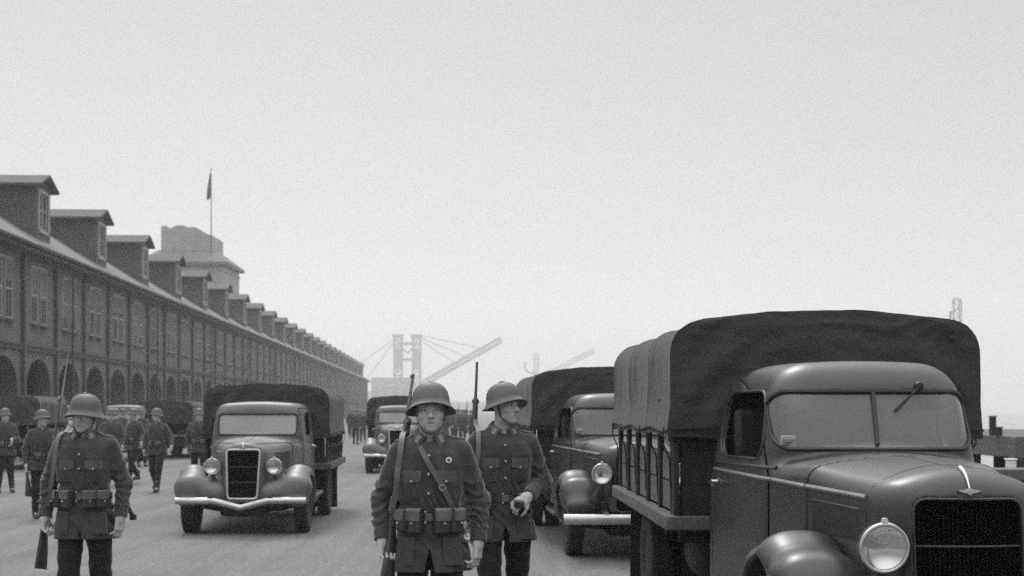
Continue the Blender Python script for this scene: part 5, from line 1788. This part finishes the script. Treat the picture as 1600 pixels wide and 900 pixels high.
    for i in range(len(prof) - 1):
        for k in range(nn_):
            k2 = (k + 1) % nn_
            Fh.append((i * nn_ + k, i * nn_ + k2, (i + 1) * nn_ + k2, (i + 1) * nn_ + k))
    hl.put(Vh, Fh)
    he = hl.build('helmet', M['helmet'], P, sharp=80)
    rm = MB()
    rm.tube([H4 @ Vector((.1385 * math.cos(a), .1385 * sy * math.sin(a), .0015 - .020 * math.cos(a) ** 2)) for a in np.linspace(0, 2 * math.pi, nn_, endpoint=False)], .0032, 6, closed=True)
    rm.build('helmet_rim', M['flap'], he)  # paler than the helmet, paints in the lit edge of the brim
    if not far:
        cr = MB()
        cr.tube([H4 @ Vector((0, .105 * math.sin(a) * 1.0, .0 + .153 * math.cos(a) ** .6 if abs(a) < 1.2 else .1)) for a in np.linspace(-.42, .42, 9)], [.003, .006, .008, .0085, .009, .0085, .008, .006, .003], 7)
        cr.build('helmet_crest', M['helmet'], he)
        st = MB()
        Pt = lambda x, y, z: Vector(c + R @ np.array([x * p.get('wide', 1.0), y, z]))
        for s in (-1, 1):
            pts = smooth_path([Pt(s * .086, -.012, .03), Pt(s * .0805, -.02, -.02), Pt(s * .070, -.032, -.07), Pt(s * .046, -.062, -.112), Pt(s * .018, -.082, -.128), Pt(0, -.086, -.131)], 6)
            side = [Vector(R @ np.array([s * .2 * (1 - i / 36), 1, .25])) for i in range(len(pts))]
            ribbon(st, pts, side, .013, .0035)
        st.build('chin_strap', M['leather'], he)
    return P, dict(front=front, ring=ring, J=J, zb=zb)


def cross_strap(P, fn, pts, w=.026, name='shoulder_strap', m='leather2', off=.012):
    s = MB()
    path = smooth_path([fn(x, z, off) for x, z in pts], 10)
    d = (path[-1] - path[0]).normalized()
    side = d.cross(Vector((0, -1, 0)))
    ribbon(s, path, side, w, .005)
    o = s.build(name, M[m], P)
    b = MB(); q = path[int(len(path) * .52)]; dirv = (path[int(len(path) * .6)] - q).normalized()
    sd_ = dirv.cross(Vector((0, -1, 0)))
    for k in (-1, 1):
        b.bar(q - dirv * .014 + sd_ * .016 * k + Vector((0, -.005, 0)), q + dirv * .014 + sd_ * .016 * k + Vector((0, -.005, 0)), .004, .004)
        b.bar(q + dirv * .014 * k - sd_ * .016 + Vector((0, -.005, 0)), q + dirv * .014 * k + sd_ * .016 + Vector((0, -.005, 0)), .004, .004)
    b.build('strap_buckle', M['bright'], o, smooth=False)
    return o


def make_rifle(butt, muzzle, label, roll=0.0, bayonet=0.0, sling=None, group='rifles carried by the soldiers'):
    """world-space rifle from the butt to the muzzle; the trigger side faces roll (angle about the axis)"""
    a = Vector(butt); b = Vector(muzzle); L = (b - a).length - bayonet
    z = (b - a).normalized()
    x = Vector((1, 0, 0)); x = (x - z * x.dot(z)).normalized(); y = z.cross(x)
    m4 = Matrix((x, y, z)).transposed().to_4x4(); m4 = m4 @ Matrix.Rotation(roll, 4, 'Z')
    R = empty('rifle', a); R.rotation_euler = m4.to_euler()
    tag(R, label, 'rifle', group)
    k = L / 1.10
    # stock: local z along the rifle, -y is the underside
    prof = [(0, .018, .055, -.040), (.01, .02, .060, -.040), (.12, .019, .050, -.032), (.24, .017, .034, -.018), (.30, .016, .024, -.006), (.345, .017, .022, -.002), (.39, .02, .026, 0), (.50, .0215, .027, 0), (.62, .02, .024, 0), (.80, .0175, .021, 0), (.86, .016, .018, 0), (.865, .012, .014, 0)]
    s = MB(); V = []; F = []
    n = 10
    for (t, hx_, hy_, cy) in prof:
        for i in range(n):
            an = 2 * math.pi * i / n
            V.append((hx_ * math.copysign(abs(math.cos(an)) ** .8, math.cos(an)), cy + hy_ * math.copysign(abs(math.sin(an)) ** .8, math.sin(an)), t * k))
    for j in range(len(prof) - 1):
        for i in range(n):
            F.append((j * n + i, j * n + (i + 1) % n, (j + 1) * n + (i + 1) % n, (j + 1) * n + i))
    F.append(tuple(reversed(range(n)))); F.append(tuple((len(prof) - 1) * n + i for i in range(n)))
    s.put(V, F); s.build('stock', M['gunwood'], R, sharp=60)
    s = MB(); s.tube([(0, .017, .4 * k), (0, .017, .52 * k), (0, .016, L)], [.016, .0125, .0085], 10)
    s.box((0, .03, L - .02), (.003, .01, .008)); s.build('barrel', M['gunmetal'], R)
    for t in (.60, .84):
        s = MB(); s.lathe([(.022, -.012), (.024, -.01), (.024, .01), (.022, .012)], 12, Matrix.Translation((0, .003, t * k)))
        s.build('barrel_band', M['gunmetal'], R)
    s = MB(); s.tube([(0, .024, .36 * k), (0, .024, .44 * k)], .013, 8); s.tube([(0, .024, .385 * k), (.03, .01, .375 * k), (.05, -.01, .37 * k)], .0055, 6); s.lathe([(0, -.011), (.008, -.007), (.011, 0), (.008, .007), (0, .011)], 10, Matrix.Translation((.054, -.013, .37 * k)))
    s.build('bolt', M['bright'], R)
    s = MB(); s.tube(smooth_path([(0, -.018, .33 * k), (0, -.045, .34 * k), (0, -.05, .375 * k), (0, -.024, .40 * k)], 4), .004, 6); s.tube([(0, -.02, .36 * k), (0, -.038, .357 * k)], .003, 5)
    s.box((0, -.03, .425 * k), (.012, .016, .03)); s.build('trigger_guard', M['gunmetal'], R, sharp=30)
    s = MB(); s.box((0, -.045, -.002), (.018, .052, .004)); s.build('butt_plate', M['gunmetal'], R, smooth=False)
    if bayonet > 0:
        s = MB(); s.tube([(0, .004, L - .12), (0, .004, L + .01)], .011, 8); s.box((0, .01, L + .01), (.011, .022, .005))
        s.put([(-.002, -.008, L + .015), (.002, -.008, L + .015), (.002, .009, L + .015), (-.002, .009, L + .015), (0, .004, L + bayonet)], [(0, 1, 2, 3), (0, 1, 4), (1, 2, 4), (2, 3, 4), (3, 0, 4)])
        s.build('bayonet', M['bright'], R, sharp=30)
    if sling:
        bpy.context.view_layer.update()
        inv = R.matrix_basis.inverted()
        s = MB(); path = smooth_path([Vector(q) for q in sling], 8)
        N_ = len(path)
        sides = []
        for i in range(N_):
            d = (path[min(i + 1, N_ - 1)] - path[max(i - 1, 0)]).normalized()
            sd_ = Vector((1, 0, 0)); sd_ = (sd_ - d * sd_.dot(d))
            if sd_.length < .2: sd_ = Vector((0, 1, 0))
            sides.append(sd_.normalized())
        ribbon(s, path, sides, .030, .004)
        s.V = [tuple(inv @ Vector(v)) for v in s.V]
        s.build('sling', M['leather2'], R)
    return R


def tag_person(P, label, group='soldiers on the quay'):
    tag(P, label, 'person', group)
# ================================================================== the three near soldiers
def base_pose(d=None):
    J = dict(head=(0, -.012, 1.622), neck=(0, .02, 1.475), pelvis=(0, .0, .93), shR=(-.162, .01, 1.382), shL=(.162, .01, 1.382),
             elR=(-.262, .03, 1.125), elL=(.262, .03, 1.125), wrR=(-.262, -.05, .885), wrL=(.262, -.05, .885),
             hipR=(-.092, 0, .88), hipL=(.092, 0, .88), knR=(-.10, -.015, .48), knL=(.10, -.015, .48), anR=(-.105, .02, .085), anL=(.105, .02, .085))
    if d: J.update(d)
    return J


def scaleJ(J, s):
    return {k: tuple(np.array(v) * s) for k, v in J.items()}


def world(P, v):
    return P.matrix_basis @ Vector(v)


# --- middle soldier
p1 = dict(J=base_pose(dict(elL=(.272, .03, 1.12), wrL=(.266, -.045, .895), elR=(-.275, .035, 1.12), wrR=(-.258, -.06, .905), head=(.004, -.012, 1.618), shR=(-.163, .012, 1.378), shL=(.162, .004, 1.388))),
          h=.0042, hc=.0052, wide=1.0, yaw=.05, roll=-.025, pitch=0.02, hel_pitch=-.25, hel_dz=.003,
          handR=((.10, -.12, -1), (.75, -.4, 0), -1, (1.0, 1.1, 1.15, 1.2), .9), handL=((-.06, -.1, -1), (-.9, .45, 0), 1, (.55, .6, .65, .75), .5),
          pouches=((-.47, .085, .125, 1), (-.88, .075, .11, 1), (.46, .088, .13, 1), (.92, .085, .125, 1)), vent=.87)
S1, q1 = make_person(p1)
S1.location = (-.452, 7.78, 0)
tag_person(S1, 'middle soldier with a diagonal chest strap, round badge and belt pouches')
cross_strap(S1, q1['front'], [(-.05, 1.42), (.0, 1.33), (.07, 1.21), (.125, 1.10), (.145, 1.06)], w=.028, off=.018)
bd = MB(); v = q1['front'](.108, 1.345, .006)
bd.lathe([(0, .004), (.009, .004), (.0095, .006), (.016, .006), (.017, .003), (.017, -.002), (0, -.003)], 20, Matrix.Translation(v) @ Matrix.Rotation(math.pi / 2, 4, 'X'))
bo_ = bd.build('breast_badge', M['white'], S1)
bd = MB(); bd.box(v + Vector((0, -.007, 0)), (.005, .002, .008)); bd.build('badge_mark', M['gunmetal'], bo_, smooth=False)
cb1 = MB()
for z, dz in ((1.02, 0), (1.0, 0)):
    pass
W1 = lambda x, y, z: world(S1, (x, y, z))
make_rifle(W1(-.250, -.155, .68), W1(-.100, .235, 1.815), 'rifle slung behind the shoulder of the middle soldier', roll=2.6,
           sling=[W1(-.150, .15, 1.53), W1(-.150, .09, 1.492), W1(-.150, .02, 1.492), W1(-.152, -.06, 1.462), W1(-.156, -.105, 1.40), W1(-.168, -.128, 1.30), W1(-.178, -.128, 1.2), W1(-.198, -.105, 1.08), W1(-.212, -.06, .98)])

# --- second soldier, looking aside
s2 = 1.015
p2 = dict(J=scaleJ(base_pose(dict(elL=(.262, .02, 1.135), wrL=(.140, -.165, 1.05), head=(.012, -.012, 1.622), anR=(-.1, -.16, .085), knR=(-.1, -.12, .49), anL=(.1, .2, .12), knL=(.1, .06, .48))), s2),
          h=.0046, hc=.0055, zs=s2, kx=.97, yaw=.62, pitch=-.02, hel_pitch=-.22, wide=.96, hel_dz=.001,
          handR=((.05, -.1, -1), (.9, -.3, 0), -1, (.6, .65, .7, .8), .5), handL=((-.72, -.35, -.42), (-.1, .75, -.6), 1, (.75, .85, .95, 1.0), .8),
          pouches=((-.75, .085, .11, 1), (.62, .07, .09, 1)), vent=.88, buttons=(1.37, 1.27, 1.165), hem=.76)
S2, q2_ = make_person(p2)
S2.location = (-.058, 9.15, 0); S2.rotation_euler = (0, 0, .12)
tag_person(S2, 'soldier beside the lorries turning his head aside, one hand at his belt')
W2 = lambda x, y, z: world(S2, (x, y, z))
make_rifle(W2(-.20, .16, .83), W2(-.150, .20, 1.935), 'upright rifle slung behind the shoulder of the soldier looking aside', roll=3.14,
           sling=[W2(-.165, .17, 1.56), W2(-.165, .09, 1.515), W2(-.165, .02, 1.512), W2(-.168, -.07, 1.468), W2(-.172, -.115, 1.38), W2(-.18, -.125, 1.28), W2(-.20, -.08, 1.14), W2(-.21, .06, 1.0), W2(-.2, .15, .95)])
cv_ = MB(); gpos = W2(.075, -.225, 1.02)
cv_.box((0, 0, 0), (.03, .02, .022)); cg = cv_.build('leather_case', M['leather'], None, bevel=.008); cg.location = gpos; cg.rotation_euler = (0.2, .1, .3)
tag(cg, 'small dark leather case held at the belt by the soldier looking aside', 'case')
MB().box((0, -.0, .019), (.031, .021, .006)).build('case_flap', M['leather2'], cg, bevel=.003)

# --- left soldier
s3 = .985
p3 = dict(J=scaleJ(base_pose(dict(elR=(-.268, .03, 1.12), wrR=(-.27, -.05, .885), elL=(.268, .03, 1.125), wrL=(.262, -.045, .885), head=(-.0, -.015, 1.612), anL=(.12, .14, .1), knL=(.105, .02, .48), knR=(-.1, -.06, .48), anR=(-.11, -.06, .085))), s3),
          h=.005, hc=.006, zs=s3, kx=1.03, yaw=-.10, pitch=.10, hel_pitch=-.10, wide=1.0, hel_roll=.03, hel_dz=-.006,
          handR=((.04, -.12, -1), (.9, -.2, 0), -1, (.95, 1.0, 1.1, 1.2), .9), handL=((-.10, -.12, -1), (-.8, .5, 0), 1, (.5, .55, .6, .7), .5),
          pouches=((-.55, .085, .11, 1), (-1.0, .08, .11, 1), (.45, .095, .11, 1), (.9, .085, .11, 1)), worn=False, vent=.80, buttons=(1.33, 1.23), hem=.735)
S3, q3_ = make_person(p3)
S3.location = (-2.985, 9.85, 0)
tag_person(S3, 'stern soldier left of the road, helmet low over his eyes, long bayoneted rifle')
W3 = lambda x, y, z: world(S3, (x, y, z))
make_rifle(W3(-.318, -.06, .52), W3(-.160, .17, 2.09), 'long rifle with fixed bayonet on the shoulder of the left soldier', roll=2.8, bayonet=.40,
           sling=[W3(-.165, .16, 1.50), W3(-.165, .09, 1.462), W3(-.165, .02, 1.462), W3(-.168, -.06, 1.432), W3(-.172, -.11, 1.36), W3(-.18, -.125, 1.24), W3(-.2, -.12, 1.1), W3(-.235, -.09, .95)])
sc_ = MB(); sc_.tube([(0, 0, 0), (.05, .06, -.12)], [.018, .016], 8); sc_.box((.055, .065, -.135), (.02, .02, .02)); so2 = sc_.build('bayonet_scabbard', M['leather'], S3); so2.location = (.235, .10, .99)

# ================================================================== the distant soldiers
FAR = []
def far_pose(k):
    if k == 0:      # walking towards us
        J = base_pose(dict(anR=(-.1, -.28, .1), knR=(-.1, -.18, .49), anL=(.1, .26, .16), knL=(.1, .02, .47), elR=(-.25, .07, 1.13), wrR=(-.25, .12, .9), elL=(.25, -.02, 1.13), wrL=(.24, -.16, .92)))
    elif k == 1:    # standing
        J = base_pose()
    elif k == 2:    # walking, arm bent out
        J = base_pose(dict(anL=(.1, -.26, .1), knL=(.1, -.17, .49), anR=(-.1, .24, .15), knR=(-.1, .02, .47), elL=(.31, .02, 1.15), wrL=(.36, -.12, .98), elR=(-.25, .02, 1.13), wrR=(-.25, -.06, .9)))
    else:
        J = base_pose(dict(elL=(.24, -.03, 1.13), wrL=(.10, -.2, 1.12), anR=(-.13, .05, .085), anL=(.13, -.05, .085)))
    return dict(J=J, far=True, h=.010, hc=.011, fold=.009, handR=((0, -.1, -1), (1, 0, 0), -1, .6, .5), handL=((0, -.1, -1), (-1, 0, 0), 1, .6, .5), pouches=((-.5, .09, .11, 1), (.5, .09, .11, 1)), hem=.78, vent=.80, hel_pitch=-.12, yaw=(0, .3, -.3, .2)[k])
for k in range(4):
    P_, _ = make_person(far_pose(k)); FAR.append(P_)
used = [False] * 4


def soldier(k, px, Y, rz, label, s=1.0):
    s *= .93
    o = FAR[k] if not used[k] else copy_tree(FAR[k]); used[k] = True
    o.location = ((px - 800) / FPX * Y, Y, 0); o.rotation_euler = (0, 0, rz); o.scale = (s,) * 3
    tag(o, label, 'person', 'distant soldiers on the waterfront')
    return o


a_ = soldier(3, 8, 27.5, .5, 'soldier standing with a bent arm beside the nearest parked canvas lorry')
b_ = soldier(1, 66, 21.0, .5, 'soldier turned aside just behind the left soldier, holding his rifle low', .985)
soldier(0, 174, 30.0, .3, 'small soldier walking directly behind the shoulder of the left soldier')
soldier(2, 209, 31.0, -.5, 'soldier striding with one leg back beside the side-on parked lorry')
soldier(2, 245, 27.6, -.1, 'soldier walking towards us with one arm swung out, before the side-on lorry')
soldier(1, 311, 29.5, .1, 'soldier standing close beside the bent bumper lorry')
soldier(2, 181, 38.0, 2.9, 'soldier walking away past the pale roofed cab right of the left soldier')
soldier(1, 222, 40.0, .6, 'far soldier waiting by the closed canvas back of a parked lorry')
soldier(3, 28, 44.0, .2, 'faint soldier between the parked lorry and the man at the edge')
soldier(0, 192, 44.0, 2.6, 'distant soldier walking away below the arches')
cr_ = [(549, 78, 0, .2), (556, 66, 1, 2.8), (562, 92, 2, .4), (567, 70, 3, 3.0), (552, 110, 0, 1.2), (560, 125, 1, .3), (545, 96, 3, 2.0), (569, 105, 0, .1),
       (688, 74, 1, .4), (695, 62, 0, 2.9), (702, 88, 2, .2), (709, 70, 3, 1.0), (716, 80, 1, 2.7), (723, 66, 0, .1), (730, 95, 2, 3.0), (684, 100, 3, .3), (699, 120, 0, 2.5), (713, 115, 1, .6), (727, 130, 2, .2), (705, 140, 3, .1), (720, 105, 0, .9),
       (806, 60, 0, .2), (800, 85, 1, 2.9), (794, 110, 2, .1), (676, 82, 2, .2), (692, 135, 1, 1), (736, 72, 3, 2.2)]
for (px, Y, k, rz) in cr_:
    where = 'gap left of the small far lorry' if px < 600 else ('gap behind the two middle soldiers' if px < 760 else 'gap beside the half hidden lorry')
    soldier(k, px, Y, rz, 'blurred far soldier in the crowd seen in the ' + where, random.uniform(.95, 1.03))
rl = [(b_, (-.27, -.12, .38), (-.20, .05, 1.50), 'rifle held low by the soldier behind the left soldier')]
for (P_, a, b, lab) in rl:
    bpy.context.view_layer.update()
    make_rifle(P_.matrix_basis @ Vector(a), P_.matrix_basis @ Vector(b), lab, roll=2.6)
for (px, Y, t0, t1) in ((722, 66, 1.05, 2.12), (695, 62, 1.0, 1.95), (709, 70, 1.0, 2.0), (566, 70, 1.0, 2.0)):
    p_ = at(px, 640, Y)
    make_rifle((p_.x + .2, Y + .16, t0), (p_.x + .24, Y + .22, t1), 'rifle over the shoulder of a far soldier in the crowd', group='rifles in the far crowd')
